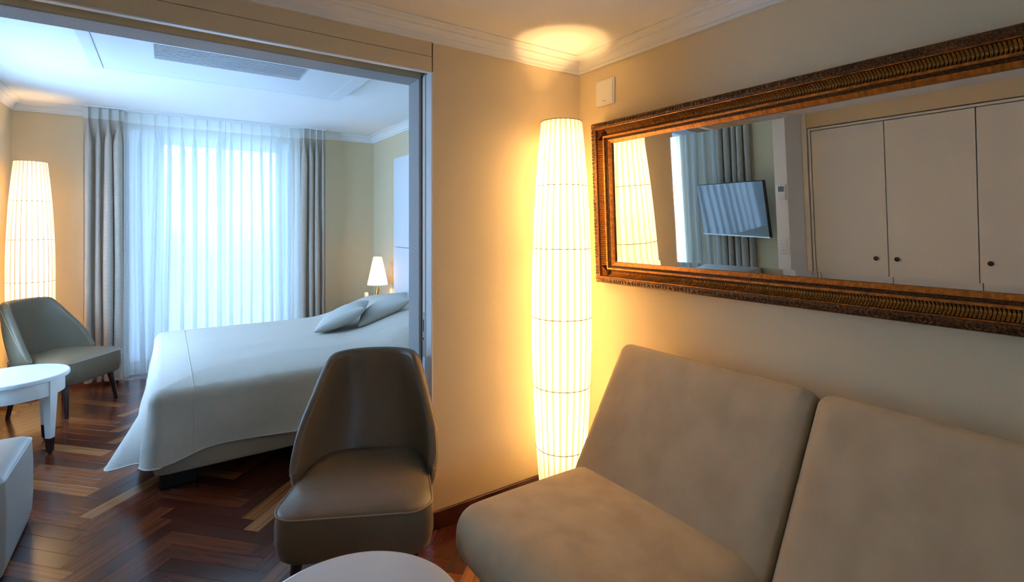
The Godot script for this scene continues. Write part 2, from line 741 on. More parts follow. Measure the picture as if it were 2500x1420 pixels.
func build_shell() -> void:
	var w: Material = M.wallpaper
	# living room
	struct("wall_right", box(Vector3(1.984, 0, -2.2), Vector3(2.3, 2.6, 2.5)), w, "beige textured wall behind the sofa and the gilt mirror", "wall")
	var rear := struct_root("wall_rear", "beige end wall of the sitting room with an added window, facing the doorway", "wall")
	part("wall_section", boxes([[Vector3(-1.6, 0, 2.2), Vector3(0.19, 2.6, 2.5)], [Vector3(1.31, 0, 2.2), Vector3(2.3, 2.6, 2.5)], [Vector3(0.19, 0, 2.2), Vector3(1.31, 0.84, 2.5)], [Vector3(0.19, 2.06, 2.2), Vector3(1.31, 2.6, 2.5)]]), w, rear)
	struct("wall_left", box(Vector3(-1.6, 0, -2.2), Vector3(-1.38, 2.6, 2.5)), w, "beige wall behind the built-in wardrobe", "wall")
	struct("ceiling", box(Vector3(-1.6, 2.40, -2.2), Vector3(2.3, 2.7, 2.5)), M.plaster, "pale ceiling of the sitting room with plaster cornice", "ceiling")
	# bedroom
	var b := struct_root("wall_back", "beige bedroom wall with the curtained garden window", "wall")
	part("wall_section", boxes([[Vector3(-1.6, 0, -6.5), Vector3(-0.36, 2.7, -6.15)], [Vector3(1.24, 0, -6.5), Vector3(2.5, 2.7, -6.15)], [Vector3(-0.36, 2.46, -6.5), Vector3(1.24, 2.7, -6.15)]]), w, b)
	struct("wall_bedroom_right", box(Vector3(2.135, 0, -6.2), Vector3(2.4, 2.7, -2.46)), w, "beige bedroom wall behind the white headboard", "wall")
	b = struct_root("wall_bedroom_left", "beige bedroom wall with the second curtained window", "wall")
	part("wall_section", boxes([[Vector3(-1.5, 0, -6.2), Vector3(-1.12, 2.7, -5.15)], [Vector3(-1.5, 0, -3.75), Vector3(-1.12, 2.7, -2.2)], [Vector3(-1.5, 2.22, -5.15), Vector3(-1.12, 2.7, -3.75)], [Vector3(-1.5, 0, -5.15), Vector3(-1.12, 0.48, -3.75)]]), w, b)
	struct("ceiling_bedroom", box(Vector3(-1.6, 2.545, -6.5), Vector3(2.5, 2.75, -2.2)), M.plaster, "pale bedroom ceiling around the air conditioner", "ceiling")
	# skirting boards
	var f := Flat.new()
	f.box(Vector3(1.052, 0, -2.2), Vector3(1.984, 0.085, -2.186), 0.003)
	struct("baseboard_partition", f.mesh(), M.skirting_wood, "dark wooden skirting board under the beige partition beside the doorway", "skirting board")
	f = Flat.new()
	f.box(Vector3(1.970, 0, -2.186), Vector3(1.984, 0.085, 2.2), 0.003)
	struct("baseboard_right", f.mesh(), M.skirting_wood, "dark wooden skirting board behind the sofa", "skirting board")
	f = Flat.new()
	f.box(Vector3(-1.12, 0, -6.15), Vector3(-0.37, 0.085, -6.136), 0.003)
	f.box(Vector3(1.25, 0, -6.15), Vector3(2.135, 0.085, -6.136), 0.003)
	struct("baseboard_back", f.mesh(), M.skirting_wood, "dark wooden skirting board below the bedroom drapes", "skirting board")
	f = Flat.new()
	f.box(Vector3(-1.12, 0, -6.136), Vector3(-1.106, 0.085, -2.3), 0.003)
	struct("baseboard_bedroom_left", f.mesh(), M.skirting_wood, "dark wooden skirting board behind the bedroom chairs", "skirting board")


func build_doorway() -> void:
	var w: Material = M.wallpaper
	var p := struct_root("wall_partition", "beige partition wall with the wide sliding-door opening", "wall")
	# solid part right of the opening, with the pocket for the sliding door
	part("wall_section", boxes([[Vector3(1.054, 0, -2.262), Vector3(2.3, 2.6, -2.2)], [Vector3(1.049, 0, -2.465), Vector3(2.4, 2.7, -2.340)], [Vector3(1.6, 0, -2.345), Vector3(2.3, 2.7, -2.26)]]), w, p)
	# pier at the far end of the opening
	part("pier", boxes([[Vector3(-1.5, 0, -2.305), Vector3(-0.46, 2.70, -2.2)]]), M.wardrobe_paint, p)
	# beam over the opening: front boards, dark slot for the track, rear board
	part("header_board", box(Vector3(-0.459, 2.187, -2.228), Vector3(1.0475, 2.2555, -2.2), 0.0012), w, p)
	part("header_board", box(Vector3(-0.459, 2.2575, -2.228), Vector3(1.0475, 2.40, -2.2), 0.0012), w, p)
	part("beam", boxes([[Vector3(-0.459, 2.40, -2.345), Vector3(1.06, 2.7, -2.2)], [Vector3(-1.5, 2.187, -2.465), Vector3(1.049, 2.7, -2.330)]]), w, p)
	part("track_box", box(Vector3(-0.459, 2.28, -2.328), Vector3(1.05, 2.40, -2.2285)), w, p)
	# slim white edges of the opening
	var t := struct_root("trim_1", "slim pale metal edging round the sliding-door opening", "door trim")
	part("edge_strip", box(Vector3(1.046, 0, -2.262), Vector3(1.054, 2.187, -2.199), 0.0015), M.white_lacquer, t)
	part("edge_strip", box(Vector3(-0.459, 2.181, -2.228), Vector3(1.054, 2.187, -2.199), 0.0015), M.white_lacquer, t)
	part("jamb_lining", box(Vector3(1.043, 0, -2.467), Vector3(1.049, 2.187, -2.338), 0.0015), M.jamb_cloth, t)
	part("head_lining", box(Vector3(-1.12, 2.181, -2.467), Vector3(1.049, 2.187, -2.330), 0.0015), M.jamb_cloth, t)
	# sliding door pushed into its pocket
	var d := struct_root("door_1", "white sliding door pushed into the wall pocket, only its edge showing", "door")
	part("leaf", box(Vector3(1.056, 0.008, -2.327), Vector3(1.59, 2.2, -2.294), 0.0015), M.white_lacquer, d)
	part("gap_shade_strip", box(Vector3(1.0575, 0.008, -2.3395), Vector3(1.2, 2.2, -2.3275)), M.black_gap, d)  # black strip painting the shade of the gap behind the leaf
	var lock := part("lock_plate", box(Vector3(1.0545, 0.80, -2.3195), Vector3(1.0565, 1.02, -2.3015), 0.0008), M.steel, d)
	part("latch_slot", box(Vector3(1.0535, 0.925, -2.3135), Vector3(1.0550, 0.985, -2.3065)), M.black_gap, lock)
	var hole := lathe([[0.0, 0.0], [0.0055, 0.0], [0.0055, 0.0014], [0.0, 0.0014]], 16)
	var h := part("key_hole", hole, M.black_gap, lock, Vector3(1.0546, 0.89, -2.3105))
	h.rotation.z = PI / 2


func build_cornices() -> void:
	# profile: x is away from the wall, y up to the ceiling (0 at the ceiling)
	var prof := PackedVector2Array([Vector2(0, 0), Vector2(0, -0.076), Vector2(0.012, -0.076), Vector2(0.014, -0.062), Vector2(0.022, -0.060), Vector2(0.026, -0.046), Vector2(0.036, -0.034), Vector2(0.050, -0.027), Vector2(0.052, -0.018), Vector2(0.068, -0.014), Vector2(0.074, -0.008), Vector2(0.090, -0.006), Vector2(0.090, 0)])
	var m: Material = M.cornice_white
	var living := struct_root("trim_2", "white moulded cornice round the sitting room ceiling", "cornice")
	cornice(living, prof, Vector3(-1.38, 2.4, -2.2), Vector3(1.984, 2.4, -2.2), Vector3(0, 0, 1), m)
	cornice(living, prof, Vector3(1.984, 2.4, 2.2), Vector3(1.984, 2.4, -2.2), Vector3(-1, 0, 0), m)
	cornice(living, prof, Vector3(-1.38, 2.4, 2.2), Vector3(1.984, 2.4, 2.2), Vector3(0, 0, -1), m)
	var bed := struct_root("trim_3", "white moulded cornice round the bedroom ceiling", "cornice")
	cornice(bed, prof, Vector3(-1.12, 2.545, -6.15), Vector3(-0.62, 2.545, -6.15), Vector3(0, 0, 1), m)
	cornice(bed, prof, Vector3(1.49, 2.545, -6.15), Vector3(2.135, 2.545, -6.15), Vector3(0, 0, 1), m)
	cornice(bed, prof, Vector3(2.135, 2.545, -6.15), Vector3(2.135, 2.545, -2.465), Vector3(-1, 0, 0), m)
	cornice(bed, prof, Vector3(-1.12, 2.545, -6.15), Vector3(-1.12, 2.545, -4.25), Vector3(1, 0, 0), m)


func cornice(root: Node3D, prof: PackedVector2Array, a: Vector3, b: Vector3, out: Vector3, m: Material) -> void:
	var f := Flat.new()
	f.prism(prof, a, out, Vector3.UP, b - a)
	part("moulding", f.mesh(), m, root)


func build_windows() -> void:
	# garden window: two clear leaves in the middle, narrow side lights; backlit pale blinds added to brighten the sheers
	var w := struct_root("window_1", "tall white garden window with added pale blinds behind the sheer curtains", "window")
	var z := -6.37
	part("window_frame", boxes([[Vector3(-0.36, 0.0, z - 0.04), Vector3(-0.31, 2.46, z + 0.04)], [Vector3(1.19, 0.0, z - 0.04), Vector3(1.24, 2.46, z + 0.04)], [Vector3(-0.31, 2.41, z - 0.04), Vector3(1.19, 2.46, z + 0.04)], [Vector3(-0.31, 0.0, z - 0.04), Vector3(1.19, 0.09, z + 0.04)]], 0.004), M.white_lacquer, w)
	for x in [-0.04, 0.515, 1.07]:
		part("mullion", box(Vector3(x - 0.028, 0.09, z - 0.035), Vector3(x + 0.028, 2.41, z + 0.035), 0.004), M.white_lacquer, w)
	for x in [[-0.31, -0.068], [-0.012, 0.487], [0.543, 1.042], [1.098, 1.19]]:
		part("pane", box(Vector3(x[0], 0.09, z - 0.003), Vector3(x[1], 2.41, z + 0.003)), M.window_glass, w)
	part("added_side_blind", box(Vector3(-0.31, 0.09, z + 0.045), Vector3(-0.04, 2.41, z + 0.047)), M.added_blind_cloth, w)
	part("added_side_blind", box(Vector3(1.07, 0.09, z + 0.045), Vector3(1.19, 2.41, z + 0.047)), M.added_blind_cloth, w)
	part("added_top_blind", box(Vector3(-0.04, 2.285, z + 0.045), Vector3(1.07, 2.41, z + 0.047)), M.added_blind_cloth, w)
	w = struct_root("window_2", "white bedroom window behind sheer curtain beside the television", "window")
	var x := -1.33
	part("window_frame", boxes([[Vector3(x - 0.04, 0.48, -5.15), Vector3(x + 0.04, 2.22, -5.09)], [Vector3(x - 0.04, 0.48, -3.81), Vector3(x + 0.04, 2.22, -3.75)], [Vector3(x - 0.04, 2.16, -5.09), Vector3(x + 0.04, 2.22, -3.81)], [Vector3(x - 0.04, 0.48, -5.09), Vector3(x + 0.04, 0.54, -3.81)]], 0.004), M.white_lacquer, w)
	part("mullion", box(Vector3(x - 0.035, 0.54, -4.49), Vector3(x + 0.035, 2.16, -4.41), 0.004), M.white_lacquer, w)
	for q in [[-5.09, -4.49], [-4.41, -3.81]]:
		part("pane", box(Vector3(x - 0.003, 0.54, q[0]), Vector3(x + 0.003, 2.16, q[1])), M.window_glass, w)
	part("window_sill", box(Vector3(-1.29, 0.46, -5.15), Vector3(-1.115, 0.485, -3.75), 0.003), M.white_lacquer, w)


func build_added_rear_window() -> void:  # unseen window, added as the source of the neutral fill light
	var w := struct_root("window_3", "added white two-pane window in the unseen end wall, lighting the sitting room", "window")
	var z := 2.38
	part("window_frame", boxes([[Vector3(0.19, 0.84, z - 0.04), Vector3(0.25, 2.06, z + 0.04)], [Vector3(1.25, 0.84, z - 0.04), Vector3(1.31, 2.06, z + 0.04)], [Vector3(0.25, 2.0, z - 0.04), Vector3(1.25, 2.06, z + 0.04)], [Vector3(0.25, 0.84, z - 0.04), Vector3(1.25, 0.90, z + 0.04)]], 0.004), M.white_lacquer, w)
	part("mullion", box(Vector3(0.71, 0.90, z - 0.035), Vector3(0.79, 2.0, z + 0.035), 0.004), M.white_lacquer, w)
	for q in [[0.25, 0.71], [0.79, 1.25]]:
		part("pane", box(Vector3(q[0], 0.90, z - 0.003), Vector3(q[1], 2.0, z + 0.003)), M.window_glass, w)


func build_outside() -> void:
	build_added_rear_window()
	var s := thing("balcony", "pale stone balcony outside the garden window", "balcony", Vector3(0.5, 0, -7.2))
	part("slab", box(Vector3(-2.2, -0.22, -0.7), Vector3(2.2, -0.06, 0.7), 0.01), M.stone_pale, s)
	var r := thing("balcony_railing", "white barred railing along the balcony edge", "railing", Vector3(0.5, -0.06, -7.8))
	for y in [0.12, 0.26, 0.40, 0.54, 0.68, 0.82]:
		part("bar", box(Vector3(-2.1, y, -0.008), Vector3(2.1, y + 0.016, 0.008), 0.003), M.rail_paint, r)
	part("top_rail", box(Vector3(-2.15, 0.98, -0.025), Vector3(2.15, 1.02, 0.025), 0.006), M.rail_paint, r)
	for x in [-2.1, -1.05, 0.0, 1.05, 2.1]:
		part("post", box(Vector3(x - 0.02, 0, -0.02), Vector3(x + 0.02, 0.98, 0.02), 0.003), M.rail_paint, r)


# ---------------------------------------------------------------- bed

const BX0 := -0.08
const BX1 := 2.06
const BZN := -3.27
const BZF := -5.17


func bed_top(x: float, z: float) -> float:
	var y := 0.595
	# pillows under the cover, one on either half of the bed
	var k := smoothstep(1.12, 1.78, x)
	var near := exp(-pow((z + 3.78) / 0.40, 4.0))
	var far := exp(-pow((z + 4.74) / 0.47, 4.0))
	y += 0.165 * k * clampf(maxf(near, far) + 0.10, 0.0, 1.0)
	# shallow creases
	y += 0.004 * sin(z * 17.0 + 1.8 * sin(x * 2.3)) * smoothstep(0.1, 0.6, x)
	y += 0.007 * exp(-pow((z + 3.95 - 0.10 * x) / 0.05, 2.0)) * smoothstep(0.5, 1.2, x)
	y += 0.006 * exp(-pow((z + 3.62 + 0.06 * x) / 0.04, 2.0)) * smoothstep(0.6, 1.3, x)
	# rounding of the mattress towards its edges
	var e := minf(z - BZF, BZN - z)
	e = minf(e, x - BX0)
	y -= 0.05 * pow(1.0 - clampf(e / 0.36, 0.0, 1.0), 2.2)
	return y


func build_bed() -> void:
	var bed := thing("bed", "upholstered double bed base with mattress under the white quilted bedspread", "bed", Vector3(0, 0, 0))
	part("box_spring", soft_mesh_at(Vector3(0.992, 0.255, -4.22), Vector3(1.05, 0.155, 0.938), 0.03), M.bed_base_fabric, bed)
	part("mattress", soft_mesh_at(Vector3(1.02, 0.465, -4.22), Vector3(0.97, 0.055, 0.86), 0.05), M.pillow_linen, bed)
	for q in [Vector3(0.06, 0, -3.45), Vector3(0.06, 0, -4.99), Vector3(1.9, 0, -3.45), Vector3(1.9, 0, -4.99)]:
		part("leg", box(q + Vector3(-0.09, 0, -0.08), q + Vector3(0.09, 0.105, 0.08), 0.006), M.black_plastic, bed)
	part("plinth", box(Vector3(0.35, 0.0, -4.85), Vector3(1.85, 0.105, -3.70), 0.006), M.black_plastic, bed)
	# bedspread
	var cover := thing("bedspread", "off-white bedspread quilted with rings, draped over the bed", "bedspread")
	var r := 0.07
	var x0 := BX0 + r
	var z0 := BZF + r
	var z1 := BZN - r
	var rows := []
	var uvs := []
	var nx := 90
	var nz := 80
	for j in nz + 1:
		var row := PackedVector3Array()
		var ur := PackedVector2Array()
		for i in nx + 1:
			var x := lerpf(x0, BX1, float(i) / nx)
			var z := lerpf(z0, z1, float(j) / nz)
			row.append(Vector3(x, bed_top(x, z), z))
			ur.append(Vector2(x, z))
		rows.append(row)
		uvs.append(ur)
	# skirt: perimeter samples [inner point, outward, along near/corner/foot position]
	var per := []
	var n1 := 120
	for i in n1 + 1:
		per.append([Vector3(lerpf(BX1, x0, float(i) / n1), 0, z1), 0.0, "near", float(i) / n1])
	for i in range(1, 14):
		per.append([Vector3(x0, 0, z1), float(i) / 14.0 * 90.0, "corner", float(i) / 14.0])
	var n2 := 110
	for i in n2 + 1:
		per.append([Vector3(x0, 0, lerpf(z1, z0, float(i) / n2)), 90.0, "foot", lerpf(z1, z0, float(i) / n2)])
	for i in range(1, 8):
		per.append([Vector3(x0, 0, z0), 90.0 + float(i) / 8.0 * 90.0, "corner2", float(i) / 8.0])
	for i in 41:
		per.append([Vector3(lerpf(x0, BX1, i / 40.0), 0, z0), 180.0, "far", i / 40.0])
	var srows := []
	var suv := []
	var drops := 26
	for k in drops + 7:
		srows.append(PackedVector3Array())
		suv.append(PackedVector2Array())
	for q in per:
		var a := deg_to_rad(q[1])
		var out := Vector3(-sin(a), 0, cos(a))
		var c: Vector3 = q[0]
		var top := bed_top(c.x, c.z)
		var hem := 0.205
		var flare := 0.03
		var fold := 0.0
		match q[2]:
			"near":
				hem = 0.215 + 0.012 * sin(q[3] * 9.0) - 0.03 * smoothstep(0.86, 1.0, q[3])
				flare = 0.018 + 0.012 * sin(q[3] * 11.0 + 1.0) + 0.05 * smoothstep(0.9, 1.0, q[3])
			"corner":
				hem = 0.185 - 0.02 * q[3]
				flare = lerpf(0.068, 0.045, smoothstep(0.1, 0.8, q[3]))
			"foot":
				var s: float = z1 - q[3]
				hem = 0.165 - 0.07 * exp(-pow((s - 0.24) / 0.12, 2.0)) + 0.03 * smoothstep(0.4, 1.2, s)
				flare = 0.045 - 0.02 * exp(-pow((s - 0.05) / 0.04, 2.0)) + 0.155 * exp(-pow((s - 0.25) / 0.11, 2.0)) + 0.02 * exp(-pow((s - 1.0) / 0.5, 2.0))
			"corner2":
				flare = 0.04
				hem = 0.16
		var base := bed_top(c.x, c.z)
		for k in 7:
			var t := k / 6.0 * PI / 2.0
			srows[k].append(c + out * (r * sin(t)) + Vector3(0, base - r * (1.0 - cos(t)), 0))
			var arc := r * t
			suv[k].append(Vector2(c.x, c.z) + Vector2(out.x, out.z) * arc)
		var ytop := base - r
		for k in range(1, drops + 1):
			var t := float(k) / drops
			var y := lerpf(ytop, hem, t)
			var off := r + flare * pow(t, 1.25) + 0.006 * sin(t * 5.0 + q[0].x * 3.0 + q[0].z * 4.0) * t
			srows[6 + k].append(c + out * off + Vector3(0, y, 0))
			suv[6 + k].append(Vector2(c.x, c.z) + Vector2(out.x, out.z) * (r * PI / 2.0 + (ytop - y)))
	# one continuous cloth: top grid and skirt share the rim
	var v := PackedVector3Array()
	var uv := PackedVector2Array()
	var idx := PackedInt32Array()
	add_grid(rows, uvs, v, uv, idx, true)
	add_grid(srows, suv, v, uv, idx, false)
	part("cloth", smooth(v, uv, idx), M.coverlet, cover)
	# hem roll and the joining seam
	var hem_path := PackedVector3Array(srows[-1])
	part("hem", tube(hem_path, 0.0035, 6), M.coverlet, cover)
	var seam := PackedVector3Array()
	for j in range(0, nz + 1, 2):
		var z := lerpf(z0, z1, float(j) / nz)
		seam.append(Vector3(0.125, bed_top(0.125, z) + 0.0005, z))
	var at_i := 0
	var best := 9.0
	for i in n1 + 1:
		if absf(srows[0][i].x - 0.125) < best:
			best = absf(srows[0][i].x - 0.125)
			at_i = i
	for k in range(1, srows.size()):
		seam.append(srows[k][at_i] + Vector3(0, 0, 0.0005))
	part("seam", tube(seam, 0.0022, 6), M.coverlet, cover)
	# headboard: two rows of white panels
	var hb := thing("headboard", "tall white panelled headboard fixed to the bedroom wall", "headboard", Vector3(2.135, 0, -4.22))
	for y in [[0.30, 1.214], [1.218, 2.19]]:
		part("panel", box(Vector3(-0.055, y[0], -1.12), Vector3(0.0, y[1], 1.12), 0.003), M.panel_white, hb)
	# scatter cushions
	var c1 := single("scatter_cushion", cushion(0.42, 0.40, 0.075), M.pillow_linen, "front pale linen cushion leaning on the cushion behind it", "cushion", Vector3(1.205, 0.706, -4.22), "linen cushions on the bed")
	c1.basis = Basis(Vector3.UP, deg_to_rad(-24.0)) * Basis(Vector3.FORWARD, deg_to_rad(-25.0))
	var c2 := single("scatter_cushion", cushion(0.46, 0.44, 0.080), M.pillow_linen, "rear pale linen cushion propped against the covered pillows", "cushion", Vector3(1.55, 0.735, -4.20), "linen cushions on the bed")
	c2.basis = Basis(Vector3.UP, deg_to_rad(-20.0)) * Basis(Vector3.FORWARD, deg_to_rad(-26.0))
	# bedside table beyond the bed
	var ns := thing("bedside_table", "small dark bedside table between the bed and the curtained wall", "bedside table", Vector3(1.895, 0, -5.57))
	part("top", box(Vector3(-0.2, 0.545, -0.22), Vector3(0.2, 0.57, 0.22), 0.004), M.dark_wood, ns)
	part("body", box(Vector3(-0.185, 0.34, -0.2), Vector3(0.19, 0.545, 0.2), 0.004), M.dark_wood, ns)
	for x in [-0.16, 0.16]:
		for z in [-0.18, 0.18]:
			part("leg", box(Vector3(x - 0.018, 0, z - 0.018), Vector3(x + 0.018, 0.34, z + 0.018), 0.003), M.dark_wood, ns)
	# cordless telephone
	var ph := thing("telephone_handset", "small white handset standing in a dark cradle on the bedside table", "telephone", Vector3(1.86, 0.57, -5.60))
	part("cradle", soft_mesh_at(Vector3(0, 0.02, 0), Vector3(0.035, 0.02, 0.04), 0.01), M.black_plastic, ph)
	part("handset", soft_mesh_at(Vector3(0, 0.068, 0), Vector3(0.021, 0.06, 0.012), 0.010), M.white_plastic, ph)


func add_grid(rows: Array, uvs: Array, v: PackedVector3Array, uv: PackedVector2Array, idx: PackedInt32Array, flip: bool) -> void:
	var at := v.size()
	var w: int = rows[0].size()
	for j in rows.size():
		v.append_array(rows[j])
		uv.append_array(uvs[j])
	for j in rows.size() - 1:
		for i in w - 1:
			var a := at + j * w + i
			if flip:
				idx.append_array(PackedInt32Array([a, a + 1, a + w, a + 1, a + w + 1, a + w]))
			else:
				idx.append_array(PackedInt32Array([a, a + w, a + 1, a + 1, a + w, a + w + 1]))


func soft_mesh_at(c: Vector3, half: Vector3, r: float, bulge := Vector3.ZERO) -> ArrayMesh:
	return shifted(soft_box(half, r, bulge, 10), Transform3D(Basis(), c))


func shifted(m: ArrayMesh, t: Transform3D) -> ArrayMesh:
	var s := SurfaceTool.new()
	s.begin(Mesh.PRIMITIVE_TRIANGLES)
	for k in m.get_surface_count():
		s.append_from(m, k, t)
	return s.commit()


# square cushion lying in the xz plane, thick in the middle, drawn out at the corners
func cushion(w: float, d: float, thick: float) -> ArrayMesh:
	var v := PackedVector3Array()
	var uv := PackedVector2Array()
	var idx := PackedInt32Array()
	var n := 26
	for side in [1.0, -1.0]:
		var rows := []
		var uvs := []
		for j in n + 1:
			var row := PackedVector3Array()
			var ur := PackedVector2Array()
			for i in n + 1:
				var s := even(2.0 * i / n - 1.0)
				var t := even(2.0 * j / n - 1.0)
				var pinch_x := 1.0 - 0.07 * (1.0 - pow(absf(t), 2.0))
				var pinch_z := 1.0 - 0.07 * (1.0 - pow(absf(s), 2.0))
				var h := thick * pow((1.0 - s * s) * (1.0 - t * t), 0.42)
				row.append(Vector3(s * w / 2 * pinch_x, side * h, t * d / 2 * pinch_z))
				ur.append(Vector2(s, t))
			rows.append(row)
			uvs.append(ur)
		add_grid(rows, uvs, v, uv, idx, side > 0)
	return smooth(v, uv, idx)


# ---------------------------------------------------------------- seating

func build_sofa() -> void:
	var s := thing("sofa", "taupe nubuck two-seat sofa standing below the gilt mirror", "sofa", Vector3(1.2, 0, -0.80))
	part("base", box(Vector3(-0.20, 0.07, -0.82), Vector3(0.68, 0.26, 0.82), 0.012), M.sofa_nubuck, s)
	for q in [Vector3(-0.15, 0, -0.76), Vector3(-0.15, 0, 0.76), Vector3(0.60, 0, -0.76), Vector3(0.60, 0, 0.76)]:
		part("leg", box(q + Vector3(-0.025, 0, -0.025), q + Vector3(0.025, 0.07, 0.025), 0.004), M.dark_wood, s)
	for k in [-1.0, 1.0]:
		var seat := part("seat_cushion", soft_box(Vector3(0.375, 0.10, 0.4295), 0.085, Vector3(0.012, 0.022, 0.0), 22), M.sofa_nubuck, s, Vector3(0.035, 0.325, k * 0.431))
		seat.rotation.z = deg_to_rad(-1.0)
		var back := part("back_cushion", soft_box(Vector3(0.075, 0.345, 0.4295), 0.05, Vector3(0.016, 0.0, 0.0), 22), M.sofa_nubuck, s, Vector3(0.448, 0.585, k * 0.431))
		back.rotation.z = deg_to_rad(-31.0)
	part("back_frame", shifted(soft_box(Vector3(0.03, 0.33, 0.81), 0.02, Vector3.ZERO, 8), Transform3D(Basis(Vector3.BACK, deg_to_rad(-16.0)), Vector3(0.655, 0.50, 0))), M.sofa_nubuck, s)


func chair_mesh_parts(root: Node3D) -> void:
	var lm: Material = M.chair_leather
	# seat block: rounded, bulging sides, crowned top
	var loops := []
	loops.append(rr(0.235, 0.20, -0.235, 0.215, 0.06, 0.236))
	loops.append(rr(0.262, 0.228, -0.262, 0.243, 0.075, 0.240))
	loops.append(rr(0.278, 0.242, -0.275, 0.260, 0.085, 0.256))
	loops.append(rr(0.286, 0.248, -0.280, 0.270, 0.09, 0.30))
	loops.append(rr(0.286, 0.248, -0.280, 0.272, 0.09, 0.36))
	loops.append(rr(0.282, 0.244, -0.278, 0.268, 0.09, 0.408))
	loops.append(rr(0.279, 0.241, -0.276, 0.265, 0.09, 0.4135))
	loops.append(rr(0.270, 0.232, -0.268, 0.255, 0.088, 0.4225))
	loops.append(rr(0.245, 0.210, -0.245, 0.228, 0.08, 0.4335))
	loops.append(rr(0.200, 0.172, -0.200, 0.180, 0.07, 0.4420))
	loops.append(rr(0.130, 0.112, -0.130, 0.110, 0.05, 0.4470))
	loops.append(rr(0.060, 0.050, -0.060, 0.050, 0.02, 0.4485))
	var seat := part("seat", loft(loops), lm, root)
	part("piping", tube(rr(0.283, 0.245, -0.279, 0.269, 0.09, 0.412), 0.0035, 6, true), M.chair_piping, seat)
	# wrap-round back shell
	var n := 64
	var path := []
	var hw := 0.262
	var zb := -0.300
	var rad := 0.25
	var straight := hw - rad
	var arm := 0.045
	var total := 2.0 * straight + PI * rad + 2.0 * arm
	for i in n + 1:
		var d := total * i / n
		var p: Vector2
		var o: Vector2
		if d < arm:
			p = Vector2(-hw, zb + rad + arm - d)
			o = Vector2(-1, 0)
		elif d < arm + PI / 2 * rad:
			var a := (d - arm) / rad
			o = Vector2(-cos(a), -sin(a))
			p = Vector2(-hw + rad, zb + rad) + o * rad
		elif d < arm + PI / 2 * rad + 2.0 * straight:
			p = Vector2(-straight + d - arm - PI / 2 * rad, zb)
			o = Vector2(0, -1)
		elif d < arm + PI * rad + 2.0 * straight:
			var a := (d - arm - PI / 2 * rad - 2.0 * straight) / rad
			o = Vector2(sin(a), -cos(a))
			p = Vector2(hw - rad, zb + rad) + o * rad
		else:
			var e := d - arm - PI * rad - 2.0 * straight
			p = Vector2(hw, zb + rad + e)
			o = Vector2(1, 0)
		path.append([p, o, (d - total / 2.0) / (total / 2.0)])
	var rows := []
	var edge_in := PackedVector3Array()
	var edge_out := PackedVector3Array()
	var bottom := 0.246
	var prof := 40
	for i in n + 1:
		var p: Vector2 = path[i][0]
		var o: Vector2 = path[i][1]
		var s: float = absf(path[i][2])
		# height of the rim: flat along the top, falling to the arm ends
		var fall := smooth_ramp(0.47, 0.99, s, 0.13)
		var top := lerpf(0.862, 0.440, fall)
		var endround := clampf((s - 0.93) / 0.07, 0.0, 1.0)
		var thick := lerpf(0.060, 0.036, s) * sqrt(maxf(0.02, 1.0 - endround * endround * 0.98))
		var row := PackedVector3Array()
		for k in prof + 1:
			var t := float(k) / prof
			# up the inside, over the rim, down the outside
			var y: float
			var off: float
			var half := thick / 2.0
			if t < 0.42:
				var q := t / 0.42
				y = lerpf(bottom, top - half, q)
				off = -half
			elif t < 0.58:
				var a := (t - 0.42) / 0.16 * PI
				y = top - half + half * sin(a)
				off = -half * cos(a)
			else:
				var q := (t - 0.58) / 0.42
				y = lerpf(top - half, bottom, q)
				off = half
			var lean := maxf(0.0, y - 0.40)
			var back_part := 1.0 - smoothstep(0.25, 0.9, s)
			var side := smoothstep(0.3, 0.8, s)
			var c := p + o * off
			var z := c.y - lean * 0.20 * back_part - 0.03 * sin(clampf(lean / 0.46, 0, 1) * PI) * back_part
			var x := c.x + signf(c.x) * side * (0.016 * sin(clampf((y - bottom) / 0.45, 0, 1) * PI) - 0.034 * (1.0 - smoothstep(0.25, 0.44, y)))
			row.append(Vector3(x, y, z))
		rows.append(row)
		edge_out.append(row[int(prof * 0.60)] )
	# closed at the two arm ends
	rows.insert(0, fill_row(rows[0]))
	rows.append(fill_row(rows[-1]))
	var back := part("backrest", grid(rows, [], true), lm, root)
	part("piping", tube(edge_out, 0.0035, 6), M.chair_piping, back)
	# legs
	for x in [-1.0, 1.0]:
		for z in [-1.0, 1.0]:
			var a := Vector3(x * 0.205, 0.25, z * 0.19 - 0.01)
			var b := Vector3(x * 0.235, 0.0, z * 0.225 - 0.01)
			var loops2 := []
			for q in [[0.0, 0.0125], [0.03, 0.0135], [0.5, 0.018], [1.0, 0.024]]:
				var c := b.lerp(a, q[0])
				var l := PackedVector3Array()
				for k in 12:
					l.append(c + Vector3(cos(TAU * k / 12), 0, sin(TAU * k / 12)) * q[1])
				loops2.append(l)
			part("leg", loft(loops2), M.dark_wood, root)


func fill_row(r: PackedVector3Array) -> PackedVector3Array:
	# collapses a rim onto its middle line, so that the end is closed
	var out := PackedVector3Array()
	var n := r.size() - 1
	for k in n + 1:
		out.append((r[k] + r[n - k]) / 2.0)
	return out


# 0 below a, 1 above b, straight between with rounded ends
func smooth_ramp(a: float, b: float, x: float, soft: float) -> float:
	var t := (x - a) / (b - a)
	var lo := 0.5 * (t + sqrt(t * t + soft * soft * 0.25))
	var hi := 1.0 - 0.5 * ((1.0 - lo) + sqrt((1.0 - lo) * (1.0 - lo) + 0.002))
	return clampf(hi, 0.0, 1.0)


